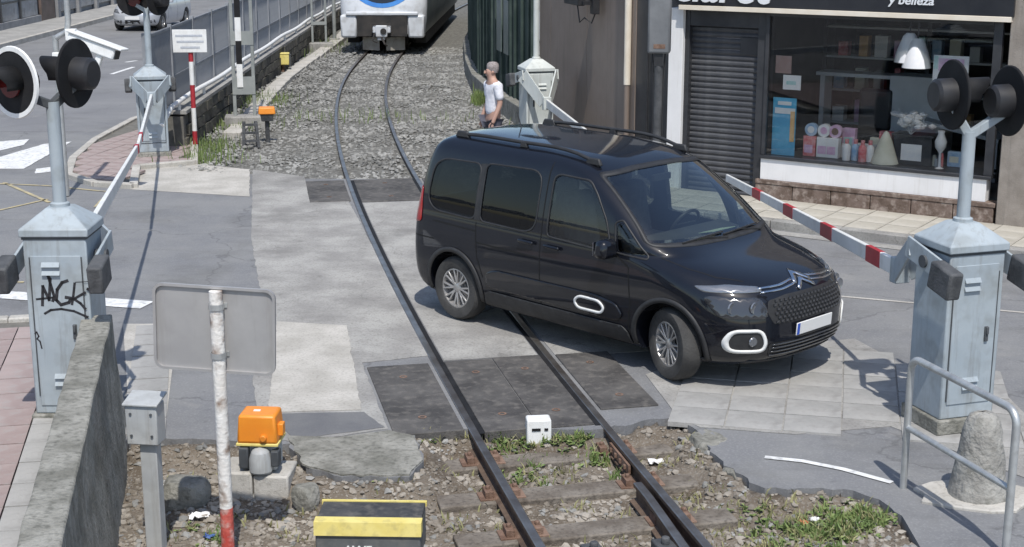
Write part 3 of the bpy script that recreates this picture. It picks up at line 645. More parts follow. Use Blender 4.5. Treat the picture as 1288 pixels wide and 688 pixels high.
# front right
RF = Vector((3.52, 11.25, 0)); rf_y = R(18)
tRF = barrier((RF.x, RF.y, 0), rf_y, 'blue grey barrier machine with two black signal boards, behind the tubular handrail', 'cab',
    [((-.12, .08, 2.64), R(12), False), ((.26, -.10, 2.60), R(12), False)], 2.36, 1.08, (2.80, 18.9, .64), ((.45, .85), (1.95, 2.35), (3.45, 3.85), (4.95, 5.35)), side='far', H=1.46, lz=1.36)
# rear left
LR = G(191, 200)
tLR = barrier((LR.x, LR.y+.2, 0), R(180+14), 'blue grey barrier machine on the red paved traffic island', 'cab',
    [((-.2, .0, 2.62), R(150), False), ((.2, .05, 2.62), R(300), False)], 2.45, 1.06, (-4.62, 18.05, 1.20), ((5.0, 5.2),), H=1.32, ry=.6, lz=1.24, fh=.2)
# rear right
tRR = barrier((.42, 25.6, 0), R(180+16), 'pale grey barrier machine standing in front of the brown panelled wall', 'cab_rr',
    [((-.22, .0, 4.4), R(-60), False), ((.22, 0, 4.4), R(-60), False)], 4.2, .84, (1.62, 18.9, .72), ((3.3, 3.75), (4.7, 5.15)), H=1.34, mast_m='cab_rr', ry=.6, lz=1.22, fh=.26)
# graffiti strokes on the front left door
gz = Vector((0, -.23-.0105, 0)); gr = MB()
def stroke(pts, w):
    for i in range(len(pts)-1):
        (x0, z0), (x1, z1) = pts[i], pts[i+1]; d = Vector((x1-x0, z1-z0)); L_ = d.length
        if L_ < 1e-5: continue
        n = Vector((-d.y, d.x))/L_*w/2; k = d/L_*w*.35
        gr.add([(x0-n.x-k.x, gz.y, z0-n.y-k.y), (x1-n.x+k.x, gz.y, z1-n.y+k.y), (x1+n.x+k.x, gz.y, z1+n.y+k.y), (x0+n.x-k.x, gz.y, z0+n.y-k.y)], [(0, 1, 2, 3)])
def gpx(pts):   # picture strokes -> door plane (x across, z up)
    return [((u-300)*.00138+.02, 1.10-(v-490)*.0014) for u, v in pts]
for pts, w in (([(195, 550), (205, 440), (235, 520), (250, 400), (240, 385), (265, 500), (255, 525)], .020), ([(165, 515), (200, 512), (260, 505)], .014), ([(345, 410), (315, 420), (285, 460), (275, 520), (300, 548), (345, 535), (360, 510), (330, 505)], .022), ([(385, 425), (372, 500), (362, 545)], .017), ([(440, 478), (375, 515), (410, 540), (435, 572)], .018), ([(205, 598), (240, 578), (300, 572), (370, 585), (445, 620)], .016), ([(455, 458), (468, 462)], .02), ([(390, 418), (460, 415)], .005), ([(140, 715), (150, 705), (160, 730), (150, 745), (165, 760), (172, 800)], .010)):
    gr = MB(); stroke(gpx(pts), w*1.15); gr.build('graffiti_stroke', 'spray', tLF)


# ------------------------------------------------------------------ camera post beside the junction
P = G(84, 246)
t = thing('camera_post', 'thin grey post with a white security camera on a bracket, by the junction', 'camera post', P)
b = MB(); b.tube([(0, 0, 0), (0, 0, 2.30)], .042, 10); b.build('post', 'galv', t, smooth=True)
b = MB(); b.tube([(0, 0, 1.96), (.34, -.05, 2.00)], .05, 8); b.box((.36, -.05, 2.04), (.10, .08, .13)); b.box((.02, 0, 1.96), (.13, .13, .22)); b.build('bracket', 'white', t, bevel=.01)
b = MB(); b.tube([(.0, 0, 2.26), (.06, 0, 2.30), (.17, 0, 2.36), (.20, 0, 2.5), (.20, 0, 4.6)], .042, 10); b.build('upper_pole', 'galv', t, smooth=True)
# camera: hood, body, front glass, knuckle
cd = thing('security_camera', 'white security camera in a long sloping hood on the thin grey post', 'security camera', (P.x+.24, P.y-.06, 2.29), 0)
Rm = Matrix.Rotation(R(18), 3, 'Y') @ Matrix.Rotation(R(-12), 3, 'Z')
b = MB(); b.box(Rm @ Vector((.36, 0, -.02)), (.74, .19, .17), rot=Rm); b.build('camera_body', 'white', cd, bevel=.03)
b = MB(); b.box(Rm @ Vector((.40, 0, .085)), (.86, .25, .035), rot=Rm); b.build('sun_hood', 'white', cd, bevel=.012)
b = MB(); b.box(Rm @ Vector((.735, 0, -.02)), (.02, .14, .12), rot=Rm); b.build('front_glass', 'black', cd)
b = MB(); b.tube([(0, .05, .02), Rm @ Vector((.12, 0, -.05))], .05, 10); b.box((0, .03, .03), (.14, .14, .16)); b.build('knuckle', 'white', cd, bevel=.01)
b = MB(); b.box(Rm @ Vector((.50, -.02, -.18)), (.09, .08, .16), rot=Rm); b.build('cable_gland', 'white', cd, bevel=.015)

# ------------------------------------------------------------------ foreground sign seen from behind
sp = Vector((-1.87, 8.98, -.16))
t = thing('track_sign', 'back of a rounded grey sign board on a peeling red and white post', 'sign', sp, R(-7))
b = MB(); pts = [(random.uniform(-.004, .004), random.uniform(-.004, .004), z) for z in np.linspace(-.1, .38, 4)]
b.tube([(p[0]-.0, p[1], p[2]) for p in pts], .043, 14); b.build('post_red', 'red_peel', t, smooth=True)
b = MB(); b.tube([(0, 0, z) for z in np.linspace(.38, 1.84, 8)], .0425, 14); b.build('post_white', 'white_peel', t, smooth=True)
def rrect(w, h, r, n=6):
    o = []
    for cx_, cy_, a0 in ((w/2-r, h/2-r, 0), (-w/2+r, h/2-r, 90), (-w/2+r, -h/2+r, 180), (w/2-r, -h/2+r, 270)):
        for k in range(n+1): a = R(a0+90*k/n); o.append((cx_+r*math.cos(a), cy_+r*math.sin(a)))
    return o
MX = Matrix.Translation((-.03, .05, 1.58)) @ Matrix.Rotation(R(2), 4, 'Y') @ Matrix.Rotation(R(90), 4, 'X')
b = MB(); b.prism(rrect(.79, .56, .06), -.012, .012, mat=MX); b.build('sign_board', 'signback', t, bevel=.003)
b = MB(); o_, i_ = rrect(.80, .57, .065), rrect(.765, .535, .05); n = len(o_); q = [MX @ Vector((x, y, .012)) for x, y in o_]+[MX @ Vector((x, y, .030)) for x, y in o_]+[MX @ Vector((x, y, .030)) for x, y in i_]+[MX @ Vector((x, y, .012)) for x, y in i_]
b.add(q, [(k*n+i, k*n+(i+1) % n, (k+1)*n+(i+1) % n, (k+1)*n+i) for k in range(3) for i in range(n)]); b.build('folded_rim', 'signback', t)
for zz in (1.42, 1.74):
    b = MB(); b.lathe([(.047, zz-.018), (.050, zz-.018), (.050, zz+.018), (.047, zz+.018), (.047, zz-.018)], 14, cap=False); b.box((0, .04, zz), (.12, .02, .03)); b.build('clamp', 'galv', t)
# ------------------------------------------------------------------ grey box on a post
p = G(197, 684, -.14)
t = thing('post_box', 'small grey sheet metal box on a square post beside the low wall', 'electrical box', p, R(-8))
b = MB(); b.box((0, 0, .34), (.115, .09, .80)); b.build('post', 'greybox', t, bevel=.006)
b = MB(); b.box((-.02, -.01, .87), (.215, .15, .27)); bx = b.build('box', 'greybox', t, bevel=.008)
b = MB(); b.add([(-.14, -.10, 1.005), (.10, -.10, 1.005), (.10, .09, 1.04), (-.14, .09, 1.04), (-.14, -.10, 1.02), (.10, -.10, 1.02), (.10, .09, 1.058), (-.14, .09, 1.058)], [(3, 2, 1, 0), (4, 5, 6, 7), (0, 1, 5, 4), (1, 2, 6, 5), (2, 3, 7, 6), (3, 0, 4, 7)]); b.build('lid', 'greybox', t, bevel=.004)
for x, z in ((-.09, .80), (.05, .80), (-.09, .95), (.05, .95)): MB().tube([(x, -.085, z), (x, -.094, z)], .009, 8).build('screw', 'cab_dark', t)
b = MB(); b.box((0, 0, -.06), (.16, .14, .05)); b.build('foot_plate', 'steel_rust', t)
# ------------------------------------------------------------------ orange topped track device
def device(p, rz, s, label, grp='orange topped track devices', concrete=True):
    t = thing('track_device', label, 'track device', p, rz, grp); t.scale = (s, s, s)
    if concrete:
        b = MB(); b.box((-.16, 0, .04), (.24, .34, .26)); b.build('concrete_block', 'concrete_lt', t, bevel=.015)
        b = MB(); b.box((.10, 0, .03), (.26, .34, .24)); b.build('concrete_block', 'concrete_lt', t, bevel=.015)
    b = MB(); b.box((0, .02, .26), (.26, .22, .20)); b.lathe([(.085, .16), (.085, .27), (.06, .34), (0, .36)], 16, Matrix.Translation((.02, -.12, 0))); b.build('motor_body', 'greybox', t, bevel=.02)
    for tx_, tw_, th_ in ((-.10, .07, .16), (.13, .06, .12)): MB().box((tx_, -.10, .275), (tw_, .1, th_)).build('terminal_cover', 'cab_dark', t, bevel=.01)
    b = MB(); b.box((0, 0, .375), (.31, .27, .02)); b.build('yellow_flange', 'yellow', t, bevel=.004)
    b = MB(); b.box((0, 0, .49), (.30, .26, .21), taper=.90); h = b.build('orange_cover', 'orange', t, bevel=.018)
    MB().tube([(.05, -.12, .43), (.05, -.155, .43)], .025, 12).build('lock', 'orange', h, bevel=.006); MB().box((.16, -.02, .47), (.04, .08, .09)).build('latch', 'orange', h, bevel=.006)
    b = MB(); b.box((-.02, 0, .597), (.05, .03, .006)); b.build('label_plate', 'white', h)
    return t
device(G(331, 612, -.15), R(-4), 1.0, 'grey track device with a bright orange cover on concrete blocks, beside the peeling sign post')
# rear device on the ballast: orange cover on a small stand
p = G(337, 178, -.05)
t = thing('lantern_stand', 'low orange topped lantern on a thin stand in the ballast', 'lantern', p, R(10))
b = MB(); b.tube([(0, 0, 0), (0, 0, .38)], .04, 8); b.build('stand', 'weight', t)
b = MB(); b.box((0, 0, .45), (.20, .20, .14), taper=1.25); b.build('lantern_body', 'weight', t, bevel=.01)
b = MB(); b.box((0, 0, .57), (.31, .28, .12), taper=.9); b.build('orange_cover', 'orange', t, bevel=.015)
p = G(316, 186, -.05)
t = thing('point_lever', 'dark iron ladder shaped lever frame in the ballast', 'lever frame', p, R(14))
for x in (-.13, .13):
    b = MB(); b.bar((x, 0, 0), (x*.8, .1, .46), .05, .05); b.build('upright', 'weight', t)
for z in (.12, .26, .40):
    b = MB(); b.bar((-.13, .0+z*.2, z), (.13, z*.2, z), .05, .04); b.build('rung', 'weight', t)
p = G(356, 92, -.03)
t = thing('track_box', 'small yellow trackside box on a rusty post by the cable trough', 'electrical box', p, R(8))
b = MB(); b.tube([(0, 0, -.1), (0, 0, .22)], .05, 8); b.build('post', 'steel_rust', t)
b = MB(); b.box((0, 0, .36), (.34, .26, .28)); bx = b.build('box', 'yellow', t, bevel=.02); b = MB(); b.box((.0, 0, .508), (.36, .28, .03)); b.build('lid', 'yellow', bx, bevel=.01)
b = MB(); b.box((.19, 0, .33), (.05, .24, .3)); b.build('back_plate', 'weight', t)
# ------------------------------------------------------------------ black and yellow box, bottom of the picture
mt['pm_grey'] = M('machine_grey', (.085, .09, .09), (.12, .125, .125), 5, .7, c3=(.2, .19, .17), scale3=14, amt3=.4); mt['pm_black'] = M('machine_black', (.035, .036, .038), (.075, .073, .07), 5, .75, c3=(.17, .155, .135), scale3=12, amt3=.5)
p = G(465, 694, -.14); Yb = p.y
t = thing('point_machine', 'black box with yellow painted edges and white lettering beside the left rail', 'point machine', (p.x, p.y+.15, -.21), R(-2))
b = MB(); b.box((0, 0, .13), (.70, .38, .26)); b.build('housing', 'pm_grey', t, bevel=.012)
b = MB(); b.box((0, .03, .275), (.70, .30, .03)); ld_ = b.build('lid', 'pm_black', t, bevel=.006)
b = MB(); b.box((0, .185, .280), (.72, .025, .035)); b.build('yellow_edge', 'yellow', t)
b = MB(); b.add([(-.357, -.206, .205), (.357, -.206, .205), (.357, -.196, .297), (-.357, -.196, .297), (-.357, -.105, .205), (.357, -.105, .205), (.357, -.105, .299), (-.357, -.105, .299)], [(0, 1, 2, 3), (3, 2, 6, 7), (0, 3, 7, 4), (1, 5, 6, 2), (4, 7, 6, 5), (0, 4, 5, 1)]); b.build('yellow_edge', 'yellow', t)
tm = text_mesh('AWE', .085, .002, bold=.002); tm.materials.append(mt['white'])
link('lettering', tm, t, loc=(-.16, -.193, .070), rot=(R(90), 0, 0))
# ------------------------------------------------------------------ white marker stone between the rails
p = G(677, 562, -.15)
t = thing('marker_post', 'short white marker block with black marks between the rails', 'marker', p, R(6))
b = MB(); b.box((0, 0, .10), (.20, .14, .30), taper=.97); b.build('block', 'white', t, bevel=.015)
b = MB(); b.box((-.025, -.0735, .17), (.07, .004, .022)); b.box((.055, -.0735, .17), (.03, .004, .020)); b.build('black_marks', 'black_matt', t)
# ------------------------------------------------------------------ handrail
A = G(1136, 612); B = Vector((3.16, 8.72, 0))
t = thing('handrail', 'bent galvanised tube handrail with a middle rail at the kerb', 'handrail', A, 0)
d = B-A
def arc(p_, q_, r_, k=6):
    return None
h = .97; du = d.normalized(); L_ = d.length
path = [Vector((0, 0, -.05)), Vector((0, 0, h-.10))]
for k in range(1, 7): a = R(90*k/6); path.append(du*(.10-.10*math.cos(a))+Vector((0, 0, h-.10+.10*math.sin(a))))
path.append(du*(L_-.10)+Vector((0, 0, h)))
for k in range(1, 7): a = R(90*k/6); path.append(du*(L_-.10+.10*math.sin(a))+Vector((0, 0, h-.10+.10*math.cos(a))))
path += [du*L_+Vector((0, 0, -.05))]
b = MB(); b.tube(path, .026, 12); b.build('frame_tube', 'galv', t, smooth=True, angle=60)
b = MB(); b.tube([Vector((0, 0, .45)), du*L_+Vector((0, 0, .45))], .022, 12); b.build('middle_rail', 'galv', t, smooth=True, angle=60)
# ------------------------------------------------------------------ rough concrete bollard
p = G(1234, 628)
mt['bollard_concrete'] = M('bollard_concrete', (.24, .23, .21), (.36, .35, .32), 6, .95, bump=.9, bscale=30, c3=(.14, .135, .115), scale3=16, amt3=.55)
t = MB(); prof_ = [(.215, -.02), (.205, .03), (.195, .08), (.185, .14), (.176, .20), (.166, .27), (.156, .34), (.146, .41), (.136, .48), (.124, .54), (.10, .59), (.06, .615), (0, .625)]
t.lathe(prof_, 20); o = t.build('concrete_bollard', 'bollard_concrete', smooth=True, angle=70, loc=(p.x, p.y+.08, 0)); tag(o, 'squat tapered rough concrete bollard between handrail and barrier cabinet', 'bollard')
for v in o.data.vertices: v.co += Vector((random.uniform(-1, 1), random.uniform(-1, 1), random.uniform(-.5, .5)))*.010
bs = MB(); n = 16; bs.prism([(.42*math.cos(6.283*i/n)*(1+.12*math.sin(3*i)), .30*math.sin(6.283*i/n)*(1+.1*math.cos(2*i))) for i in range(n)], -.1, .012); bs.build('footing', 'concrete_lt', o, bevel=.01)
# ------------------------------------------------------------------ shop building, right
mt['fascia'] = M('fascia_black', (.012, .013, .018), (.02, .021, .026), 3, .35)
mt['cream'] = M('cream_trim', (.70, .62, .50), (.76, .69, .58), 4, .6)
mt['shutter'] = M('shutter_grey', (.045, .047, .054), (.062, .064, .071), 3, .55, c3=(.12, .12, .12), scale3=6, amt3=.3)
mt['plinth'] = M('plinth_stone', (.10, .068, .05), (.19, .14, .115), 7, .8, bump=.3, bscale=30, c3=(.45, .38, .33), scale3=13, amt3=.5)
mt['shop_white'] = M('shop_white', (.72, .71, .70), (.78, .77, .76), 2, .6)
mt['pilaster'] = M('pilaster_brown', (.23, .20, .17), (.30, .265, .23), 4, .8, bump=.2, bscale=50)
mt['frame_dk'] = M('frame_dark', (.025, .026, .03), (.04, .041, .045), 4, .45)
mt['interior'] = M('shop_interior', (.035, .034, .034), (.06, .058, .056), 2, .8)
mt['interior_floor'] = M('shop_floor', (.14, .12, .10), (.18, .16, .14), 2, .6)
mt['brown_panel'] = M('brown_cladding', (.22, .175, .145), (.25, .20, .168), 1.2, .5, c3=(.18, .14, .115), scale3=4, amt3=.3)
mt['shop_glass'] = glass('shop_glass', (.97, .98, .98), 1.0, refl=.8)
mt['letter'] = M('letter_white', (.72, .73, .74), rough=.5)
streaks(mt['brown_panel'], (.10, .08, .066), .5, (5, 5, .35)); streaks(mt['shutter'], (.10, .097, .09), .35, (6, 6, .5)); streaks(mt['shop_white'], (.5, .47, .42), .35); streaks(mt['pilaster'], (.13, .12, .10), .45)
rzS = math.atan2(SE.y, SE.x)                                # local x along the facade, local -y to the street
shop = thing('shop_building', 'dark fronted corner shop with a big display window and grey roller shutter', 'building', SO, rzS)
def sb(name, lo, hi, m, par=shop, bevel=.004): return MB().b2(lo, hi).build(name, m, par, bevel=bevel)
sb('corner_pillar', (-.02, -.02, 0), (.20, .3, 2.68), 'shop_white')
sb('shutter_surround', (.20, .05, 0), (.27, .3, 2.73), 'frame_dk'); sb('shutter_surround', (1.33, .03, 0), (1.46, .3, 2.73), 'frame_dk')
sb('wall', (.0, .3, 2.66), (6.89, .6, 4.8), 'pilaster'); sb('wall', (6.9, .0, 0), (14, .6, 4.8), 'pilaster')
b = MB(); k = 0
z = .04
slat = MB(); slat.add([(0, 0, 0), (1.06, 0, 0), (1.06, -.018, .03), (0, -.018, .03), (0, -.018, .055), (1.06, -.018, .055), (1.06, 0, .080), (0, 0, .080)], [(0, 1, 2, 3), (3, 2, 5, 4), (4, 5, 6, 7)])
sme = slat.mesh('shutter_slat'); sme.materials.append(mt['shutter'])
while z < 2.42:
    link('shutter_slat', sme, shop, loc=(.27, .16+random.uniform(-.003, .003), z), rot=(random.uniform(-.03, .03), random.uniform(-.002, .002), 0)); z += .080
sb('shutter_box', (.27, .06, 2.44), (1.33, .3, 2.73), 'frame_dk')
sb('shutter_patch', (1.02, .135, 2.06), (1.32, .139, 2.30), 'frame_dk')
# display window
wx0, wx1, wz0, wz1 = 1.46, 4.62, .70, 2.60
for i in range(6):
    x0 = 1.40+i*.56; sb('plinth_stone', (x0+.004, -.035, 0), (min(x0+.552, 4.72), .2, .30), 'plinth', bevel=.008)
sb('plinth_cap', (1.40, -.045, .302), (4.74, .2, .36), 'plinth', bevel=.006)
sb('white_sill_panel', (1.46, -.012, .362), (4.60, .2, .655), 'shop_white')
sb('window_sill', (1.44, -.04, .657), (4.66, .2, .70), 'frame_dk')
fr = sb('window_frame', (1.46, -.01, .702), (1.51, .08, 2.67), 'frame_dk'); sb('window_frame', (4.55, -.01, .702), (4.66, .08, 2.67), 'frame_dk'); sb('window_frame', (1.512, -.01, 2.62), (4.548, .08, 2.668), 'frame_dk')
MB().b2((1.51, .03, .702), (4.55, .038, 2.618)).build('window_pane', 'shop_glass', shop)
sb('cream_trim', (.18, -.14, 2.67), (4.78, .02, 2.735), 'cream')
sb('fascia_board', (.10, -.12, 2.737), (4.80, .0, 3.45), 'fascia')
for (x0, w_) in ((4.76, .5), (5.30, .62), (5.96, .62)):
    sb('pilaster', (x0, -.06, 0), (x0+w_, .4, 4.5), 'pilaster', bevel=.012)
sb('drainpipe', (5.262, -.10, 0), (5.296, -.06, 4.5), 'weight')
tm = text_mesh('claret', .62, .012, .12, 1.45, .012); tm.materials.append(mt['letter']); link('lettering', tm, shop, loc=(.12, -.135, 2.80), rot=(R(90), 0, 0))
tm = text_mesh('y belleza', .15, .008, .15, .60, .003); tm.materials.append(mt['letter']); link('lettering', tm, shop, loc=(3.20, -.132, 2.85), rot=(R(90), 0, 0))
# room behind the glass
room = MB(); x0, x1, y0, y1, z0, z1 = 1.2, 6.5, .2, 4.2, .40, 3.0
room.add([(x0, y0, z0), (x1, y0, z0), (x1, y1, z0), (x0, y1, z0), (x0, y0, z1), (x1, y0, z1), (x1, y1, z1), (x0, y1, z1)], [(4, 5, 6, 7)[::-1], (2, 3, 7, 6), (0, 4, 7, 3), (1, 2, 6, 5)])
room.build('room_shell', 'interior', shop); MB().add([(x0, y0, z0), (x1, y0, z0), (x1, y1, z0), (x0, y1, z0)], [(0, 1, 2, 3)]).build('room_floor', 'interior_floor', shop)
sb('window_shelf', (1.5, .10, .66), (4.55, .62, .698), 'frame_dk')
MBt = lambda: MB()
mt['sky_blue'] = M('poster_blue', (.05, .30, .50), (.10, .42, .62), 3, .6); mt['pink'] = M('poster_pink', (.50, .26, .42), (.66, .50, .62), 5, .6); mt['teal'] = M('poster_teal', (.25, .48, .46), (.5, .62, .6), 5, .6)
mt['cloth_cream'] = M('cloth_cream', (.55, .53, .42), (.62, .60, .5), 5, .8); mt['prod_red'] = M('product_red', (.55, .09, .10), (.62, .3, .3), 12, .5); mt['prod_white'] = M('product_white', (.66, .66, .66), (.72, .70, .68), 12, .5); mt['prod_blue'] = M('product_blue', (.2, .33, .5), (.4, .5, .6), 10, .5); mt['grey_furn'] = M('grey_furniture', (.45, .46, .46), (.5, .51, .51), 3, .6); mt['gold'] = M('orange_product', (.6, .33, .1), (.66, .42, .2), 9, .5)
def sw(x, y, z=0.0): return S(x, -y, z)
def shopthing(name, label, cat, x, y, z, group=None):
    x = x-.10*max(0, x-2.0)-.10*(x > 2.1)*(y < 1); return thing(name, label, cat, sw(x, y, z), rzS, group)
SH = .70
t = shopthing('display_poster', 'tall light blue advertising poster standing in the shop window', 'poster', 1.72, .14, SH)
b = MB(); b.b2((-.17, 0, 0), (.17, .02, .80)); b.build('panel', 'sky_blue', t); b = MB(); b.b2((-.14, -.003, .58), (.16, 0, .66)); b.b2((-.10, -.003, .70), (.1, 0, .75)); b.build('print_band', 'prod_white', t); b = MB(); b.b2((.10, -.02, .2), (.16, 0, .62)); b.build('bottle_print', 'gold', t)
t = shopthing('card_sign', 'white card notice behind the glass above the blue poster', 'notice', 1.82, .12, 1.62)
b = MB(); b.b2((-.13, 0, 0), (.13, .01, .20)); b.build('card', 'prod_white', t); b = MB(); b.b2((-.08, -.003, .07), (.06, 0, .12)); b.build('print', 'teal', t)
t = shopthing('card_sign', 'dull pink card notice behind the glass at the window edge', 'notice', 1.70, .12, 1.84); b = MB(); b.b2((-.13, 0, 0), (.10, .01, .24)); b.build('card', 'tile_red', t)
pm = [('prod_red', 2.20), ('prod_white', 2.44), ('prod_red', 2.86), ('prod_white', 3.06)]
for i, (m_, x) in enumerate((('prod_red', 2.18), ('prod_white', 2.40), ('prod_white', 2.55))):
    t = shopthing('product_box', ['red', 'white and pink', 'white'][i]+' product box on the window shelf under the round tins', 'box', x, .25, SH, 'boxes in the shop window'); b = MB(); b.b2((-.09, 0, 0), (.09, .12, .28)); b.build('carton', m_, t, bevel=.006); b = MB(); b.b2((-.07, -.003, .05), (.05, 0, .16)); b.build('print', 'pink', t)
for i, x in enumerate((2.19, 2.40, 2.58)):
    t = shopthing('product_tin', ['blue', 'white', 'pale pink'][i]+' round tin standing on a box in the shop window', 'tin', x, .31, SH+.28, 'round tins in the shop window')
    b = MB(); Mx = Matrix.Translation((0, 0, .09)) @ Matrix.Rotation(R(90), 4, 'X'); b.lathe([(0, -.04), (.09, -.04), (.09, .04), (0, .04)], 20, Mx); b.build('tin', ['prod_blue', 'prod_white', 'pink'][i], t, smooth=True, angle=40)
    b = MB(); b.lathe([(0, .041), (.05, .041), (.05, .044), (0, .044)], 16, Mx); b.build('print', ['prod_white', 'pink', 'steel_rust'][i], t)
for i, x in enumerate((2.80, 2.92, 3.05, 3.15)):
    t = shopthing('product_bottle', ['red capped white', 'pale blue', 'red', 'white'][i]+' bottle in the row beside the tins', 'bottle', x, .22+.05*(i % 2), SH, 'bottles in the shop window')
    b = MB(); b.lathe([(.055, 0), (.058, .16), (.05, .20), (.025, .23)], 14); b.build('bottle_body', ['prod_white', 'prod_blue', 'prod_red', 'prod_white'][i], t, smooth=True, angle=40); b = MB(); b.lathe([(.028, .23), (.028, .29), (0, .29)], 12); b.build('cap', 'prod_red', t)
t = shopthing('draped_cloth', 'cream cloth cone on the window shelf', 'cloth', 3.38, .28, SH); b = MB(); b.lathe([(.19, 0), (.15, .12), (.08, .32), (.03, .42), (0, .44)], 18); b.build('cloth', 'cloth_cream', t, smooth=True)
t = shopthing('display_stand', 'black display stand with a white card, topped with flowers', 'display stand', 3.78, .30, SH); b = MB(); b.b2((-.26, 0, 0), (.26, .3, .38)); b.b2((-.29, -.02, .38), (.29, .32, .41)); b.build('stand', 'frame_dk', t, bevel=.005); b = MB(); b.b2((-.15, -.004, .06), (.13, 0, .28)); b.build('card', 'prod_white', t)
t = shopthing('flower_arrangement', 'white flowers and grey stems on the black display stand', 'flowers', 3.75, .30, SH+.41)
b = MB()
for k in range(34):
    a = random.random()*6.28; r_ = .2*random.random(); hh = .08+.2*random.random(); b.lathe([(0, -.04), (.05, -.015), (.058, .012), (0, .04)], 8, Matrix.Translation((r_*1.6*math.cos(a), r_*math.sin(a)*.5, hh)))
b.build('blossom', 'prod_white', t, smooth=True); b = MB()
for k in range(12): a = random.random()*6.28; b.tube([(0, 0, 0), (.12*math.cos(a), .06*math.sin(a), .12), (.2*math.cos(a), .08*math.sin(a), .16+.22*random.random())], .005, 5)
b.build('stem', 'grey_furn', t)
t = shopthing('white_vase', 'slender white ornament on a thin stem beside the black display stand', 'ornament', 4.22, .25, SH); b = MB(); b.lathe([(.06, 0), (.02, .02), (.015, .2), (.07, .28), (.08, .36), (.04, .46), (.05, .5)], 14); b.build('vase', 'prod_white', t, smooth=True)
for x, zz in ((3.68, 2.08), (3.82, 2.02)):
    t = shopthing('pendant_lamp', ['rear white cone pendant lamp, half hidden by the other lamp in the shop window', 'white cone pendant lamp hanging lowest in the shop window'][int(x > 3.8)], 'lamp', x, .20 if x < 3.8 else .14, zz, 'pendant lamps in the shop'); b = MB(); b.lathe([(.19, 0), (.17, .12), (.09, .34), (.05, .38)], 20); b.build('shade', 'prod_white', t, smooth=True); b = MB(); b.tube([(0, 0, .37), (0, 0, .95)], .01, 6); b.build('cord', 'frame_dk', t)
t = shopthing('window_poster', 'pink and white poster with green corner behind the glass', 'poster', 4.32, .12, 1.72); b = MB(); b.b2((-.22, 0, 0), (.24, .01, .48)); b.build('paper', 'prod_white', t); b = MB(); b.b2((-.15, -.004, .28), (.18, 0, .44)); b.build('print', 'pink', t); b = MB(); b.b2((-.02, -.004, .05), (.14, 0, .24)); b.b2((-.21, -.004, .3), (-.16, 0, .47)); b.build('print_teal', 'teal', t)
t = shopthing('counter', 'grey shop counter behind the display', 'counter', 3.2, 1.5, .40); b = MB(); b.b2((-.35, 0, 0), (.45, .5, 1.35)); b.build('cabinet', 'grey_furn', t, bevel=.01); b = MB(); b.b2((-1.5, .1, 1.28), (-.36, .5, 1.33)); b.b2((-1.45, .15, 0), (-1.38, .45, 1.28)); b.build('shelf_rail', 'grey_furn', t)
t = shopthing('salon_chair', 'dark round backed chair inside the shop', 'chair', 2.6, 1.3, .40); b = MB(); b.box((0, 0, .5), (.5, .5, .12)); b.build('seat', 'black', t, bevel=.04); b = MB(); b.box((0, .22, .85), (.5, .1, .6)); b.build('backrest', 'black', t, bevel=.05); b = MB(); b.lathe([(.25, 0), (.25, .03), (.04, .06), (.04, .45)], 16); b.build('pedestal', 'galv', t)
t = shopthing('display_table', 'grey display table with a sloping top inside the shop', 'table', 4.1, 1.2, .40); b = MB(); b.add([(-.6, 0, .75), (.5, 0, .55), (.5, .5, .55), (-.6, .5, .75), (-.6, 0, .80), (.5, 0, .60), (.5, .5, .60), (-.6, .5, .80)], [(3, 2, 1, 0), (4, 5, 6, 7), (0, 1, 5, 4), (1, 2, 6, 5), (2, 3, 7, 6), (3, 0, 4, 7)]); b.build('top', 'grey_furn', t)
for x in (-.55, .45):
    b = MB(); b.b2((x-.03, .05, 0), (x+.03, .45, .56)); b.build('leg', 'grey_furn', t)
cols = ['prod_white', 'prod_blue', 'prod_red', 'pink', 'cloth_cream', 'gold', 'teal', 'grey_furn']; cn = ['white', 'pale blue', 'red', 'pink', 'cream', 'orange', 'green', 'grey']
t = shopthing('wall_shelf', 'dark shelf rack along the back of the shop', 'shelf', 2.9, 2.6, .40)
for z_ in (.45, .95, 1.45, 1.9):
    b = MB(); b.b2((-1.5, 0, z_), (1.7, .34, z_+.03)); b.build('shelf_board', 'grey_furn', t)
for x_ in (-1.5, .1, 1.7):
    b = MB(); b.b2((x_-.03, 0, 0), (x_+.03, .34, 2.1)); b.build('upright', 'frame_dk', t)
for k in range(24):
    c_ = k % 8; z_ = (.48, .98, 1.48)[k % 3]; x_ = -1.35+(k//3)*.31+random.uniform(-.04, .04)
    q_ = shopthing('shelf_carton', cn[c_]+' carton on the '+('lowest', 'middle', 'upper')[k % 3]+' board of the rack at the back of the shop', 'carton', 2.9+x_, 2.66, .40+z_, 'cartons on the back rack'); hh = random.uniform(.16, .36); ww = random.uniform(.08, .22)
    b = MB(); b.b2((-ww/2, 0, 0), (ww/2, .16, hh)); b.build('carton', cols[c_], q_, bevel=.006)
for k in range(8):
    c_ = (k*3+1) % 8; x_ = 4.02+k*.055 if k < 4 else (3.28+(k-4)*.02 if k < 5 else 2.66+(k-5)*.11)
    q_ = shopthing('small_jar', cn[c_]+' small jar standing in the shop window display', 'jar', x_, .38+.04*(k % 2), SH, 'small jars in the shop window'); b = MB(); r_ = random.uniform(.025, .04); hh = random.uniform(.08, .2); b.lathe([(r_, 0), (r_, hh*.8), (r_*.8, hh*.85), (r_*.8, hh), (0, hh)], 12); b.build('jar', cols[c_], q_, smooth=True, angle=40)
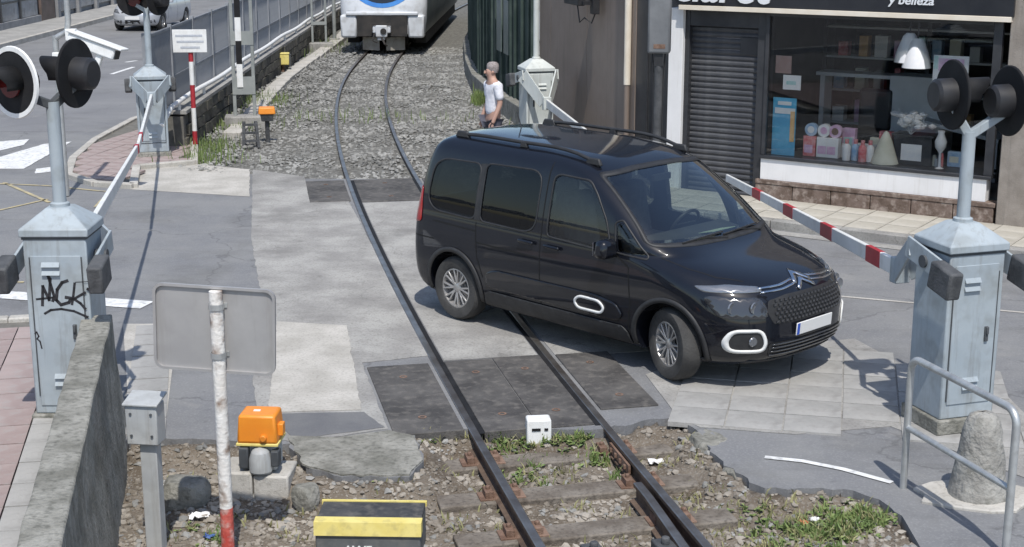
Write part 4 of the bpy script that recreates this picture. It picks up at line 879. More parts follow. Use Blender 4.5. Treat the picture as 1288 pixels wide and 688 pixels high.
for k in range(7):
    c_ = (0, 2, 3, 0, 4, 2, 1)[k]; x_ = (2.32, 2.50, 2.72, 2.95, 3.16, 3.30, 4.36)[k]
    q_ = shopthing('gift_box', ('white box behind the red box', 'red box behind the pink tin', 'pink box between tins and bottles', 'white box behind the bottles', 'cream box behind the bottles', 'red box behind the cream cloth', 'pale blue box beside the white ornament')[k]+' in the shop window', 'box', x_, .46, SH, 'gift boxes in the shop window'); hh = .2+.1*(k % 3); b = MB(); b.b2((-.09, 0, 0), (.09, .1, hh)); b.build('carton', cols[c_], q_, bevel=.006); b = MB(); b.b2((-.06, -.003, hh*.3), (.06, 0, hh*.7)); b.build('print', cols[(c_+3) % 8], q_)
# brown panelled side of the building, along the line
BD = Vector((-.27, .963, 0)).normalized(); rzB = math.atan2(BD.y, BD.x)
bw = thing('panelled_wall', 'tall dark brown metal panelled wall beside the railway', 'wall', Vector((2.47, 21.21, 0)), rzB)
bw_b = lambda name, lo, hi, m: MB().b2(lo, hi).build(name, m, bw, bevel=.004)
MB().b2((.0, -.5, 0), (7.2, -.03, 6.5)).build('wall_core', 'frame_dk', bw)
xs = [2.0, 4.4, 6.5, 7.2]
for i in range(len(xs)-1): bw_b('wall_panel', (xs[i]+.008, -.03, .02), (xs[i+1]-.008, .0, 6.4), 'brown_panel')
bw_b('wall_panel', (.02, -.03, .02), (1.99, -.012, 6.4), 'frame_dk')
b = MB(); b.tube([(2.2, .06, 1.35), (2.2, .06, 6.4)], .055, 12); b.build('downpipe', 'cream', bw, smooth=True, angle=60)
b = MB(); b.tube([(2.2, .06, 0.0), (2.2, .06, 1.35)], .045, 12); b.build('downpipe_foot', 'brown_panel', bw, smooth=True, angle=60)
b = MB(); b.tube([(1.4, .02, 0), (1.4, .02, 6.0)], .018, 8); b.build('cable', 'black', bw)
# black hanging sign on the panelled wall
q = Vector((2.47, 21.21, 0))+BD*3.9; q.z = 2.42
t = thing('hanging_sign', 'black sign box with a pale stripe on a bracket of the brown wall', 'sign', q, rzB)
b = MB(); b.b2((-.45, .10, -.05), (-.30, .22, .9)); b.build('bracket', 'black', t, bevel=.01)
b = MB(); b.b2((-.28, .30, .08), (.50, .42, .9)); b.build('sign_box', 'black', t, bevel=.015)
b = MB(); b.b2((-.22, .423, .18), (.36, .427, .23)); b.build('stripe', 'prod_white', t)
b = MB(); b.tube([(-.4, .16, -.04), (-.33, .2, -.2), (-.2, .28, -.12), (-.1, .33, -.2), (.0, .34, .08)], .012, 6); b.build('cable', 'black', t)
b = MB(); b.b2((-.38, .14, .1), (.0, .36, .16)); b.build('arm', 'black', t)
# signal post with box in front of the corner pillar
q = G(826, 232)
mt['pm_box'] = M('post_box_grey', (.13, .135, .14), (.18, .185, .19), 3, .6)
t = thing('speaker_post', 'grey post carrying a long grey box with an orange mark, before the white pillar', 'post', (2.02, 20.35, 0), R(-10))
b = MB(); b.tube([(0, 0, 0), (0, 0, 2.2)], .06, 12); b.build('post', 'weight', t, smooth=True, angle=60)
b = MB(); b.b2((-.155, -.1, 2.12), (.155, .12, 3.6)); bx = b.build('box', 'pm_box', t, bevel=.03)
b = MB(); b.b2((-.07, -.104, 2.19), (.09, -.099, 2.25)); b.build('orange_mark', 'steel_rust', bx)
b = MB(); b.b2((-.06, -.06, 1.95), (.06, .06, 2.13)); b.build('neck', 'black', t)
for s in (-1, 1):
    b = MB(); b.tube([(s*.09, 0, 2.12), (s*.06, 0, 1.6), (s*.07, 0, .1)], .012, 6); b.build('cable', 'black', t)
# ------------------------------------------------------------------ street boundary on the left of the line
def FX(y): return float(np.interp(y, [24.6, 30, 36, 50, 90], [-5.92, -6.05, -6.2, -6.45, -6.6]))
mt['rubble_wall'] = M('wall_stone', (.07, .064, .055), (.13, .12, .10), 4, .95, bump=.8, bscale=30, c3=(.05, .065, .03), scale3=8, amt3=.5)
rw = thing('stone_wall', 'low dark rubble stone wall along the ballast under the grey fence', 'wall')
b = MB(); P = [(FX(y)-.02, y) for y in np.linspace(25.4, 62, 20)]
b.prism([(x+.26, y) for x, y in P]+[(x-.1, y) for x, y in P[::-1]], -.2, .56); b.build('wall_core', 'joint', rw)
sv = MB(); sv.box((0, 0, 0), (.10, .46, .19)); sm = sv.mesh('stone'); sm.materials.append(mt['rubble_wall'])
for c in range(3):
    y = 25.4+.2*c
    while y < 56:
        k = random.uniform(.7, 1.25); o = bpy.data.objects.new('stone', sm); COL.objects.link(o); o.parent = rw
        yy = y+.24*k; o.location = (FX(yy)+.25+random.uniform(-.015, .02), yy, .09+c*.205); o.scale = (1, k*.98, random.uniform(.92, 1.0)); o.rotation_euler = (random.uniform(-.04, .04), 0, random.uniform(-.03, .03)); y += .48*k
MB().prism([(x+.32, y) for x, y in P]+[(x-.12, y) for x, y in P[::-1]], .60, .66).build('coping', 'concrete', rw)
gr_ = thing('guard_rail', 'white tubular guard rail running along the top of the stone wall', 'guard rail')
b = MB(); b.tube([(FX(24.4)+.1, 24.3, .55)]+[(FX(y)+.16, y, .80+.02*math.sin(y)) for y in np.linspace(24.8, 60, 40)], .045, 10); b.build('rail_tube', 'white', gr_, smooth=True)
for y in np.arange(25.5, 58, 2.4):
    b = MB(); b.tube([(FX(y)+.16, y, .655), (FX(y)+.16, y, .79)], .03, 8); b.build('rail_post', 'white', gr_)
fence = thing('metal_fence', 'grey metal fence of upright slats and rails between street and railway', 'fence')
for y in np.arange(24.6, 60, 2.1):
    b = MB(); b.box((FX(y)-.18, y, 1.02), (.07, .07, 2.06)); b.build('fence_post', 'fence_grey', fence)
for z in (.35, 1.1, 1.98):
    b = MB(); pts = [(FX(y)-.18, y, z) for y in np.linspace(24.6, 60, 30)]
    for i in range(len(pts)-1): b.bar(pts[i], pts[i+1], .04, .045)
    b.build('fence_rail', 'fence_grey', fence)
sl_ = MB(); sl_.box((0, 0, 1.05), (.015, .075, 1.86)); smh = sl_.mesh('slat'); smh.materials.append(mt['fence_grey'])
y = 24.7; ns = 0
while ns < 290:
    o = bpy.data.objects.new('slat', smh); COL.objects.link(o); o.parent = fence; o.location = (FX(y)-.18, y, .03); o.scale = (1, 1 if y < 29 else .42, 1); y += .105 if y < 29 else .135; ns += 1
# cable trough with lids
ct = thing('cable_trough', 'pale concrete cable trough with lids at the foot of the stone wall', 'cable trough')
tm_ = MB(); tm_.box((0, 0, 0), (.34, .96, .16)); tme = tm_.mesh('trough_lid'); tme.materials.append(mt['concrete_lt'])
for y in np.arange(27.4, 56, 1.0):
    o = link('trough_lid', tme, ct, bevel=.015); o.location = (FX(y)+.72+.1*math.sin(y*.3), y, -.01+random.uniform(-.01, .015)); o.rotation_euler = (0, random.uniform(-.02, .02), random.uniform(-.02, .02))
# catenary masts: two channels joined by batten plates
def lattice(loc, rz, w, label, plates, km=True):
    t = thing('catenary_mast', label, 'mast', loc, rz, 'catenary masts')
    for s in (-1, 1):
        b = MB(); b.box((s*w/2, 0, 3.0), (.065, .13, 6.3)); b.build('channel', 'mast_grey', t, bevel=.005)
    for z, h in plates:
        b = MB(); b.box((0, -.07, z), (w+.06, .012, h)); b.build('batten_plate', 'mast_grey', t)
    b = MB(); b.box((0, 0, .05), (w+.4, .5, .3)); b.build('footing', 'concrete', t, bevel=.02)
    if km:
        b = MB()
        z = .75; k = 0
        while z < 4.2:
            b.box((-w/2+.12, -.085, z+.22), (.11, .012, .44), mi=k % 2); z += .44; k += 1
        b.build('black_white_strip', ['white', 'black_matt'], t)
    return t
mt['mast_grey'] = M('mast_grey', (.23, .245, .235), (.30, .315, .30), 3, .6)
p = G(309, 158, 0)
lattice((p.x, p.y, 0), R(8), .37, 'grey lattice mast with a black and white strip beside the cable trough', ((.78, .34), (1.68, .26), (2.6, .26), (3.5, .26), (4.4, .26)))
p = G(402, 62, 0)
lattice((p.x, p.y, 0), R(8), .40, 'slim grey lattice mast standing beside the train', ((.78, .1), (2.9, .26), (3.7, .26)), False)
p = G(421, 52, 0)
t = thing('trackside_pole', 'thin grey pole close to the train front', 'pole', (p.x, p.y, 0)); b = MB(); b.tube([(0, 0, -.1), (0, 0, 5)], .06, 10); b.build('pole', 'mast_grey', t, smooth=True); b = MB(); b.box((0, 0, 0), (.3, .3, .2)); b.build('footing', 'concrete', t, bevel=.02)
# white notice on a red and white post
mt['print_grey'] = M('print_grey', (.42, .44, .48), (.5, .52, .55), 30, .7)
p = G(246, 186)
t = thing('warning_notice', 'white lettered notice on a red and white banded post before the fence', 'sign', (p.x, p.y, 0), R(4))
for i in range(5):
    b = MB(); b.tube([(0, 0, i*.40-.1), (0, 0, (i+1)*.40-.1)], .042, 10); b.build('post_band', 'red' if i % 2 == 0 else 'white', t, smooth=True, angle=60)
b = MB(); b.b2((-.29, -.06, 1.66), (.29, -.04, 2.05)); b.build('board', 'white', t, bevel=.006)
b = MB()
for k, (x0, x1) in enumerate(((-.24, .22), (-.22, .24), (-.16, .17))): b.b2((x0, -.064, 1.93-.10*k), (x1, -.0605, 1.965-.10*k))
b.build('print_lines', 'print_grey', t); 
# ------------------------------------------------------------------ building across the street
mt['bl_wall'] = M('render_grey', (.20, .20, .205), (.26, .26, .26), 2, .85); mt['bl_brown'] = M('door_brown', (.10, .075, .06), (.14, .10, .085), 3, .7)
mt['bl_glass'] = M('shopfront_glass', (.16, .175, .19), (.26, .28, .30), .8, .15, c3=(.08, .09, .1), scale3=2.2, amt3=.7)
tb = thing('street_building', 'grey building with large shopfront windows across the street', 'building', (-17.3, 40, 0), 0)
tbb = lambda n, lo, hi, m: MB().b2(lo, hi).build(n, m, tb, bevel=.01)
tbb('wall', (-6, 0, 0), (-.12, 40, 7), 'bl_wall'); tbb('base_course', (-.12, 0, 0), (.06, 14.6, .35), 'bl_wall')
for i in range(7):
    y = .1+i*2.05
    w = tbb('window_frame', (-.10, y, .36), (.03, y+.16, 3.2), 'frame_dk'); tbb('window_pane', (-.09, y+.17, .36), (-.03, y+2.04, 3.1), 'bl_glass')
    tbb('transom', (-.08, y+.17, .95), (.0, y+2.04, 1.02), 'frame_dk')
tbb('doorway', (-.11, 14.8, 0), (.02, 16.4, 3.2), 'bl_brown'); tbb('pillar', (-.11, 16.5, 0), (.12, 16.8, 3.4), 'bl_wall')
for i in range(5):
    y = 17+i*2.6; tbb('window_pane', (-.10, y, .3), (-.02, y+2.3, 3.1), 'bl_glass'); tbb('pillar', (-.11, y+2.32, 0), (.1, y+2.58, 3.4), 'bl_wall')
far = sheet('pavement', [(-17.3, 38), (-15.5, 38), (-15.7, 100), (-17.3, 100)], .12, 'tile_grey', .3)
b = MB()
for i in range(30):
    b = MB(); b.bar((-15.45-.003*i, 38+i*1.5, .05), (-15.45-.003*i, 38+i*1.5+1.49, .05), .16, .18); b.build('kerbstone', 'concrete_lt', far)
# ------------------------------------------------------------------ dark green corrugated fence, right of the line
mt['green_dk'] = M('fence_green', (.022, .04, .034), (.045, .068, .058), 1.3, .6, c3=(.09, .11, .10), scale3=3, amt3=.4)
mt['green_pane'] = M('green_pane', (.10, .13, .125), (.15, .18, .17), 1.5, .35)
gf = thing('green_fence', 'tall dark green sheet fence beside the ballast', 'fence')
GP = [(.46, 28.2), (.05, 30.2), (-.35, 32.3), (-.70, 34.6), (-.95, 38), (-1.2, 44), (-1.1, 52), (-.6, 64)]
def gpt(s):
    return None
seg = 0
for i in range(len(GP)-1):
    a = Vector((*GP[i], 0)); c = Vector((*GP[i+1], 0)); L_ = (c-a).length; n = max(1, round(L_/.62)); d = (c-a).normalized(); nn = Vector((-d.y, d.x, 0))
    if nn.x > 0: nn = -nn
    for k in range(n):
        p = a+d*(L_*k/n); q = a+d*(L_*(k+1)/n)
        b = MB(); b.bar((p.x, p.y, 1.75), (q.x-d.x*.02, q.y-d.y*.02, 1.75), .03, 3.5)
        m_ = p+(q-p)*.5
        b.bar((m_.x+nn.x*.03, m_.y+nn.y*.03, .05), (m_.x+nn.x*.03, m_.y+nn.y*.03, 3.45), .12, .05, up=d); b.build('fence_sheet', 'green_dk', gf, bevel=.004); seg += 1
    b = MB(); b.box((a.x+nn.x*.06, a.y+nn.y*.06, 1.8), (.09, .09, 3.6)); b.build('fence_post', 'green_dk', gf)
for y0 in (30.6, 31.4):
    x0 = np.interp(y0, [p[1] for p in GP], [p[0] for p in GP]); b = MB(); b.box((x0-.09, y0, 1.7), (.03, .5, 1.1), R(11)); b.build('pale_pane', 'green_pane', gf)
lw = thing('retaining_kerb', 'low weathered concrete kerb at the foot of the green fence', 'kerb')
b = MB()
for i in range(len(GP)-1):
    b = MB(); b.bar((GP[i][0]-.14, GP[i][1], .12), (GP[i+1][0]-.14, GP[i+1][1]-.01, .12), .22, .42); b.build('kerb_block', 'concrete_old', lw, bevel=.02)

# ------------------------------------------------------------------ train
mt['tr_white'] = M('train_white', (.56, .58, .60), (.64, .655, .67), 1.5, .35, c3=(.33, .32, .30), scale3=4, amt3=.5)
mt['tr_silver'] = M('train_side', (.24, .27, .26), (.32, .34, .33), 1.2, .4, metal=.3, c3=(.24, .27, .25), scale3=3, amt3=.4)
mt['tr_blue'] = M('train_blue', (.05, .20, .55), (.07, .26, .62), 2, .3); mt['tr_glass'] = M('train_glass', (.008, .01, .014), rough=.06, spec=.8)
mt['tr_under'] = M('train_underframe', (.02, .02, .02), (.045, .04, .036), 4, .85); mt['plough'] = M('plough_beige', (.30, .28, .24), (.38, .36, .31), 4, .8, c3=(.18, .15, .12), scale3=6, amt3=.5)
Yt = 43.2; tt = ctan(Yt+6); train = thing('train', 'white and blue commuter train approaching on the curved track', 'train', tr(Yt, 0), math.atan2(-tt.x, tt.y))
def train_slice(z):
    w = np.interp(z, [.55, .9, 1.3, 2.4, 3.1, 3.4, 3.5], [1.20, 1.26, 1.28, 1.28, 1.12, .85, .5]); dep = .62; sh = np.interp(z, [.55, 1.2, 1.6, 3.5], [.06, 0, .05, .9])
    o = []
    for k in range(25):
        a = math.pi*k/24; c_, s_ = math.cos(a), math.sin(a)
        o.append((-w*math.copysign(abs(c_)**.62, c_), sh+dep*(1-abs(s_)**.75), z))
    return [(-w, 16, z)]+o+[(w, 16, z)]
zs = [.55, .62, .8, 1.0, 1.2, 1.4, 1.7, 2.1, 2.5, 2.9, 3.1, 3.3, 3.42, 3.5]
b = MB(); sls = [train_slice(z) for z in zs]; n = len(sls[0])
b.v = [p for s in sls for p in s]; b.f = [(i*n+j, i*n+j+1, (i+1)*n+j+1, (i+1)*n+j) for i in range(len(zs)-1) for j in range(n-1)]; b.f += [tuple(range(n))[::-1], tuple(range((len(zs)-1)*n, len(zs)*n))]+[((i+1)*n, (i+1)*n+n-1, i*n+n-1, i*n)[::-1] for i in range(len(zs)-1)]
b.mi = [1 if (j < 2 or j > n-4) else 0 for i in range(len(zs)-1) for j in range(n-1)]+[0]*(len(b.f)-(len(zs)-1)*(n-1))
body = b.build('car_body', ['tr_white', 'tr_silver'], train, smooth=True, angle=35)
bvh = BVHTree.FromPolygons([Vector(v) for v in b.v], [tuple(f) for f in b.f])
def fpatch(name, fn, m, par, off, nr=10, na=40):
    """patch laid on the front skin; fn(r, a) -> (x, z)"""
    q = []; 
    for i in range(nr+1):
        for k in range(na):
            x, z = fn(i/nr, 2*math.pi*k/na); h = bvh.ray_cast(Vector((x, -3, z)), Vector((0, 1, 0))); y = h[0].y if h[0] else .3
            q.append((x, y-off, z))
    bb = MB(); bb.add(q, [(i*na+k, (i+1)*na+k, (i+1)*na+(k+1) % na, i*na+(k+1) % na) for i in range(nr) for k in range(na)]); return bb.build(name, m, par, smooth=True, angle=80)
fpatch('blue_mask', lambda r, a: ((.02+.98*r)*1.06*math.cos(a), 2.33+(.02+.98*r)*1.02*math.sin(a)), 'tr_blue', train, .008)
fpatch('windscreen', lambda r, a: ((.02+.98*r)*.96*math.cos(a), 2.37+(.02+.98*r)*.93*math.sin(a)), 'tr_glass', train, .016)
b = MB(); b.box((0, -.02, 1.70), (.14, .03, .06)); b.build('marker_light', 'teal', train, bevel=.01)
b = MB(); b.box((0, .30, .80), (1.44, .74, .60)); b.build('coupler_recess', 'tr_under', train)
b = MB(); b.box((0, -.03, 1.15), (2.1, .12, .11)); b.build('front_beam', 'tr_white', train, bevel=.03)
for s in (-1, 1):
    b = MB(); b.box((s*.98, .20, .78), (.46, .46, .66), taper=1.06); b.build('corner_skirt', 'tr_white', train, bevel=.06)
    b = MB(); b.lathe([(0, 0), (.09, 0), (.10, .03), (0, .03)], 16, Matrix.Translation((s*.96, .0, .78)) @ Matrix.Rotation(R(90), 4, 'X')); b.build('tail_lamp', 'tr_under', train)
    b = MB(); b.add([(s*.10, .05, .08), (s*.62, .30, .08), (s*.62, .30, .46), (s*.10, .05, .46), (s*.10, .11, .08), (s*.62, .36, .08), (s*.62, .36, .46), (s*.10, .11, .46)], [(0, 1, 2, 3), (7, 6, 5, 4), (3, 2, 6, 7), (0, 4, 5, 1), (1, 5, 6, 2), (0, 3, 7, 4)]); b.build('plough_plate', 'plough', train)
    for y in (1.6, 3.6, 12.4, 14.4):
        b = MB(); b.lathe([(.05, -.05), (.36, -.05), (.38, .05), (.05, .05)], 20, Matrix.Translation((s*.53, y, .38)) @ Matrix.Rotation(R(90), 4, 'Y')); b.build('wheel', 'tr_under', train, smooth=True, angle=40)
    b = MB(); b.box((s*1.0, 8.2, .42), (.35, 14, .42)); b.build('side_equipment', 'tr_under', train)
    for y in (2.0, 5.0, 8.0, 11.0):
        b = MB(); b.box((s*1.285, y+1.5, 2.25), (.02, 1.7, .95)); b.build('side_window', 'tr_glass', train)
b = MB(); b.box((0, -.10, .70), (.52, .28, .20)); b.box((0, -.24, .66), (.34, .12, .34)); b.box((-.02, -.1, .50), (.22, .3, .22)); b.build('coupler', 'tr_white', train, bevel=.03)
b = MB(); b.lathe([(0, 0), (.09, 0), (.09, .03), (0, .03)], 14, Matrix.Translation((.06, -.30, .66)) @ Matrix.Rotation(R(90), 4, 'X')); b.tube([(.0, -.3, .5), (.1, -.36, .3), (.16, -.3, .25)], .03, 6); b.tube([(-.2, -.25, .6), (-.26, -.33, .4), (-.12, -.3, .34)], .025, 6); b.build('coupler_hose', 'tr_under', train)
b = MB(); b.box((0, -.245, .86), (.56, .04, .05)); b.build('coupler_bar', 'tr_under', train)

# ------------------------------------------------------------------ person by the rear barrier
mt['skin'] = M('skin', (.42, .25, .19), (.46, .29, .22), 8, .6); mt['tee'] = M('white_tshirt', (.66, .66, .70), (.72, .72, .76), 6, .85, bump=.8, bscale=14); mt['trouser'] = M('dark_trousers', (.06, .06, .08), (.09, .09, .11), 8, .9); mt['hair'] = M('grey_hair', (.20, .17, .16), (.34, .30, .29), 26, .85, bump=.5, bscale=60); mt['shoe'] = M('shoe', (.04, .04, .04), rough=.7); mt['bag'] = M('dark_bag', (.05, .05, .09), (.08, .08, .12), 9, .8)
def skin_mesh(name, V, E_, Rr, m, parent, lv=2):
    me = bpy.data.meshes.new(name); me.from_pydata(V, E_, []); o = bpy.data.objects.new(name, me); COL.objects.link(o)
    o.modifiers.new('s', 'SKIN'); 
    if not me.skin_vertices: 
        bpy.context.view_layer.objects.active = o
    sk = me.skin_vertices[0].data if me.skin_vertices else None
    if sk is not None:
        for d, r_ in zip(sk, Rr): d.radius = r_ if isinstance(r_, tuple) else (r_, r_)
        sk[0].use_root = True
    su = o.modifiers.new('u', 'SUBSURF'); su.levels = lv; su.render_levels = lv
    dg = bpy.context.evaluated_depsgraph_get(); dg.update(); m2 = bpy.data.meshes.new_from_object(o.evaluated_get(dg)); bpy.data.objects.remove(o)
    m2.name = name; m2.materials.clear(); m2.materials.append(mt[m]); m2.polygons.foreach_set('use_smooth', [True]*len(m2.polygons)); return link(name, m2, parent)
pp = thing('person', 'person in a white T-shirt with short grey hair standing by the rear barrier', 'person', (-.30, 22.75, 0), R(-65))
# local -y is where the person faces; one continuous body
V = [(0, 0, .95), (0, .01, 1.12), (0, .015, 1.30), (0, .01, 1.44), (0, -.01, 1.52), (0, -.035, 1.60), (0, -.03, 1.68),      # 0-6 trunk, neck, head
     (.17, .01, 1.41), (.215, .03, 1.14), (.22, -.07, .92), (.215, -.10, .84), (-.17, .01, 1.41), (-.215, .03, 1.14), (-.22, -.07, .92), (-.215, -.10, .84),
     (.09, 0, .88), (.105, -.02, .50), (.11, .02, .10), (.115, -.12, .04), (-.09, 0, .88), (-.105, -.03, .50), (-.11, .0, .10), (-.115, -.14, .04)]
E_ = [(0, 1), (1, 2), (2, 3), (3, 4), (4, 5), (5, 6), (3, 7), (7, 8), (8, 9), (9, 10), (3, 11), (11, 12), (12, 13), (13, 14), (0, 15), (15, 16), (16, 17), (17, 18), (0, 19), (19, 20), (20, 21), (21, 22)]
Rr = [(.15, .11), (.145, .10), (.165, .11), (.13, .09), .055, (.078, .095), (.070, .085), .065, .045, .034, .03, .065, .045, .034, .03, .09, .062, .042, .04, .09, .062, .042, .04]
body = skin_mesh('body', V, E_, Rr, 'skin', pp)
skin_mesh('t_shirt', [(0, 0, .90), (0, .01, 1.12), (0, .015, 1.30), (0, .01, 1.43), (0, 0, 1.475), (.18, .01, 1.41), (.222, .028, 1.18), (-.18, .01, 1.41), (-.222, .028, 1.18)], [(0, 1), (1, 2), (2, 3), (3, 4), (3, 5), (5, 6), (3, 7), (7, 8)], [(.168, .130), (.162, .122), (.175, .128), (.14, .105), .068, .078, .068, .078, .068], 'tee', pp)
skin_mesh('trousers', [(0, 0, .96), (.09, 0, .86), (.105, -.02, .50), (.11, .02, .12), (-.09, 0, .86), (-.105, -.03, .50), (-.11, 0, .12)], [(0, 1), (1, 2), (2, 3), (0, 4), (4, 5), (5, 6)], [(.165, .125), .11, .082, .07, .11, .082, .07], 'trouser', pp)
for s in (-1, 1):
    b = MB(); b.box((s*.112, -.06, .045), (.10, .29, .09), taper=.85); b.build('shoe', 'shoe', pp, bevel=.03)
b = MB(); b.lathe([(.080, 1.60), (.094, 1.65), (.096, 1.70), (.085, 1.74), (.055, 1.762), (0, 1.77)], 20, Matrix.Translation((0, .005, 0))); b.build('hair', 'hair', body, smooth=True, angle=60)
b = MB(); b.box((0, -.128, 1.615), (.024, .035, .045), taper=.6); b.build('nose', 'skin', body, bevel=.006)
for s in (-1, 1):
    b = MB(); b.lathe([(0, -.012), (.022, -.01), (.024, .0), (0, .012)], 10, Matrix.Translation((s*.082, -.03, 1.615)) @ Matrix.Rotation(R(90), 4, 'Y')); b.build('ear', 'skin', body, smooth=True)
    b = MB(); b.lathe([(0, 0), (.011, 0), (.011, .004), (0, .004)], 8, Matrix.Translation((s*.032, -.119, 1.64)) @ Matrix.Rotation(R(90), 4, 'X')); b.build('eye', 'shoe', body)
    for k in range(4):
        fx = s*.215+(k-1.5)*.017; b = MB(); b.tube([(fx, -.10, .83), (fx, -.112, .775), (fx-s*.004, -.10, .735)], .0088, 7, r1=.007); b.build('finger', 'skin', body, smooth=True)
    b = MB(); b.tube([(s*.19, -.115, .85), (s*.178, -.14, .81), (s*.185, -.145, .775)], .010, 7, r1=.008); b.build('thumb', 'skin', body, smooth=True)
b = MB(); b.box((0, -.113, 1.568), (.05, .012, .008)); b.build('mouth', 'hair', body)
# ------------------------------------------------------------------ cars
def pchip(xs, ys):
    xs = np.array(xs, float); ys = np.array(ys, float); h = np.diff(xs); d = np.diff(ys)/h; m = np.zeros(len(xs))
    for i in range(1, len(xs)-1):
        if d[i-1]*d[i] > 0: w1 = 2*h[i]+h[i-1]; w2 = h[i]+2*h[i-1]; m[i] = (w1+w2)/(w1/d[i-1]+w2/d[i])
    m[0], m[-1] = d[0], d[-1]
    def fn(x):
        x = min(max(x, xs[0]), xs[-1]); i = min(int(np.searchsorted(xs, x, side='right')-1), len(xs)-2); t = (x-xs[i])/h[i]
        return float((2*t**3-3*t**2+1)*ys[i]+(t**3-2*t**2+t)*h[i]*m[i]+(-2*t**3+3*t**2)*ys[i+1]+(t**3-t**2)*h[i]*m[i+1])
    return fn
class Body:
    """a car body as a stack of level plan outlines; x forward from the rear axle"""
    def __init__(s, tab, xm=1.35):
        z = [t[0] for t in tab]; s.z0, s.z1 = z[0], z[-1]; s.xm = xm; s.tab = tab
        s.xf, s.xr, s.w, s.lf, s.nf, s.lr, s.nr = [pchip(z, [t[i] for t in tab]) for i in range(1, 8)]
    def outline(s, z, inset=0.0, ix=0.0, nq=16, ns=26):
        xf, xr, w = s.xf(z)-ix, s.xr(z)+inset, max(.02, s.w(z)-inset); lf = min(s.lf(z), .6*(xf-xr)); lr = min(s.lr(z), .35*(xf-xr)); nf, nr = s.nf(z), s.nr(z); o = []
        for k in range(nq+1):
            a = math.pi/2*k/nq; o.append((xr+lr-lr*math.cos(a)**(2/nr), w*math.sin(a)**(2/nr)))
        for k in range(1, ns): o.append((xr+lr+(xf-lf-xr-lr)*k/ns, w))
        for k in range(nq+1):
            a = math.pi/2*k/nq; o.append((xf-lf+lf*math.sin(a)**(2/nf), w*math.cos(a)**(2/nf)))
        return [(x, max(0, y)*(1-.022*((x-s.xm)/2.0)**2)) for x, y in o]
    def mesh(s, levels, inset=0.0, ix=0.0, zoff=0.0):
        V = []; F = []; n = None
        for z in levels:
            o = s.outline(z, inset, ix); n = len(o); ring = [(x, y, z+zoff) for x, y in o]+[(x, -y, z+zoff) for x, y in o[-2:0:-1]]; V += ring
        m = len(ring)
        for i in range(len(levels)-1):
            for k in range(m): F.append((i*m+k, (i+1)*m+k, (i+1)*m+(k+1) % m, i*m+(k+1) % m))
        F.append(tuple(range(m))); top = (len(levels)-1)*m; F.append(tuple(range(top, top+m))[::-1])
        return V, F
def temp(name, V, F):
    me = bpy.data.meshes.new(name); me.from_pydata(V, [], F); bm = bmesh.new(); bm.from_mesh(me); bmesh.ops.remove_doubles(bm, verts=bm.verts, dist=1e-5); bmesh.ops.recalc_face_normals(bm, faces=bm.faces); bm.to_mesh(me); bm.free()
    o = bpy.data.objects.new(name, me); COL.objects.link(o); return o
def cut(o, cutters):
    for c in cutters:
        m = o.modifiers.new('b', 'BOOLEAN'); m.operation = 'DIFFERENCE'; m.object = c; m.solver = 'EXACT'
    dg = bpy.context.evaluated_depsgraph_get(); dg.update(); me = bpy.data.meshes.new_from_object(o.evaluated_get(dg))
    for c in cutters+[o]: bpy.data.objects.remove(c)
    return me
def dense(poly, step=.03, closed=True):
    o = []; n = len(poly)
    for i in range(n if closed else n-1):
        a, c = poly[i], poly[(i+1) % n]; L_ = math.hypot(c[0]-a[0], c[1]-a[1]); k = max(1, int(L_/step))
        o += [(a[0]+(c[0]-a[0])*j/k, a[1]+(c[1]-a[1])*j/k) for j in range(k)]
    if not closed: o.append(poly[-1])
    return o
def roundp(poly, r=.05, n=5):
    o = []; N = len(poly)
    for i in range(N):
        p = Vector(poly[i]); a = Vector(poly[i-1])-p; c = Vector(poly[(i+1) % N])-p; ra = min(r, a.length*.45); rc = min(r, c.length*.45); A = p+a.normalized()*ra; C = p+c.normalized()*rc
        for k in range(n+1): t = k/n; q = A*(1-t)**2+p*2*t*(1-t)+C*t**2; o.append((q.x, q.y))
    return o
def shrink(poly, d):
    n = len(poly); area = sum(poly[i][0]*poly[(i+1) % n][1]-poly[(i+1) % n][0]*poly[i][1] for i in range(n)); sg = 1 if area > 0 else -1; o = []
    for i in range(n):
        a = Vector(poly[i-1]); c = Vector(poly[(i+1) % n]); t = (c-a); 
        if t.length < 1e-9: o.append(poly[i]); continue
        t.normalize(); o.append((poly[i][0]-sg*t.y*d, poly[i][1]+sg*t.x*d))
    return o
class Proj:
    def __init__(s, V, F): s.b = BVHTree.FromPolygons([Vector(v) for v in V], [tuple(f) for f in F])
    def side(s, x, z, sg, off):
        h = s.b.ray_cast(Vector((x, sg*3, z)), Vector((0, -sg, 0))); 
        return (x, (h[0].y if h[0] else sg*.6)+sg*off, z)
    def front(s, y, z, off):
        h = s.b.ray_cast(Vector((7, y, z)), Vector((-1, 0, 0))); return ((h[0].x if h[0] else 3.3)+off, y, z)
    def rear(s, y, z, off):
        h = s.b.ray_cast(Vector((-5, y, z)), Vector((1, 0, 0))); return ((h[0].x if h[0] else -.5)-off, y, z)
    def top(s, x, y, off):
        h = s.b.ray_cast(Vector((x, y, 5)), Vector((0, 0, -1))); return (x, y, (h[0].z if h[0] else 1)+off)
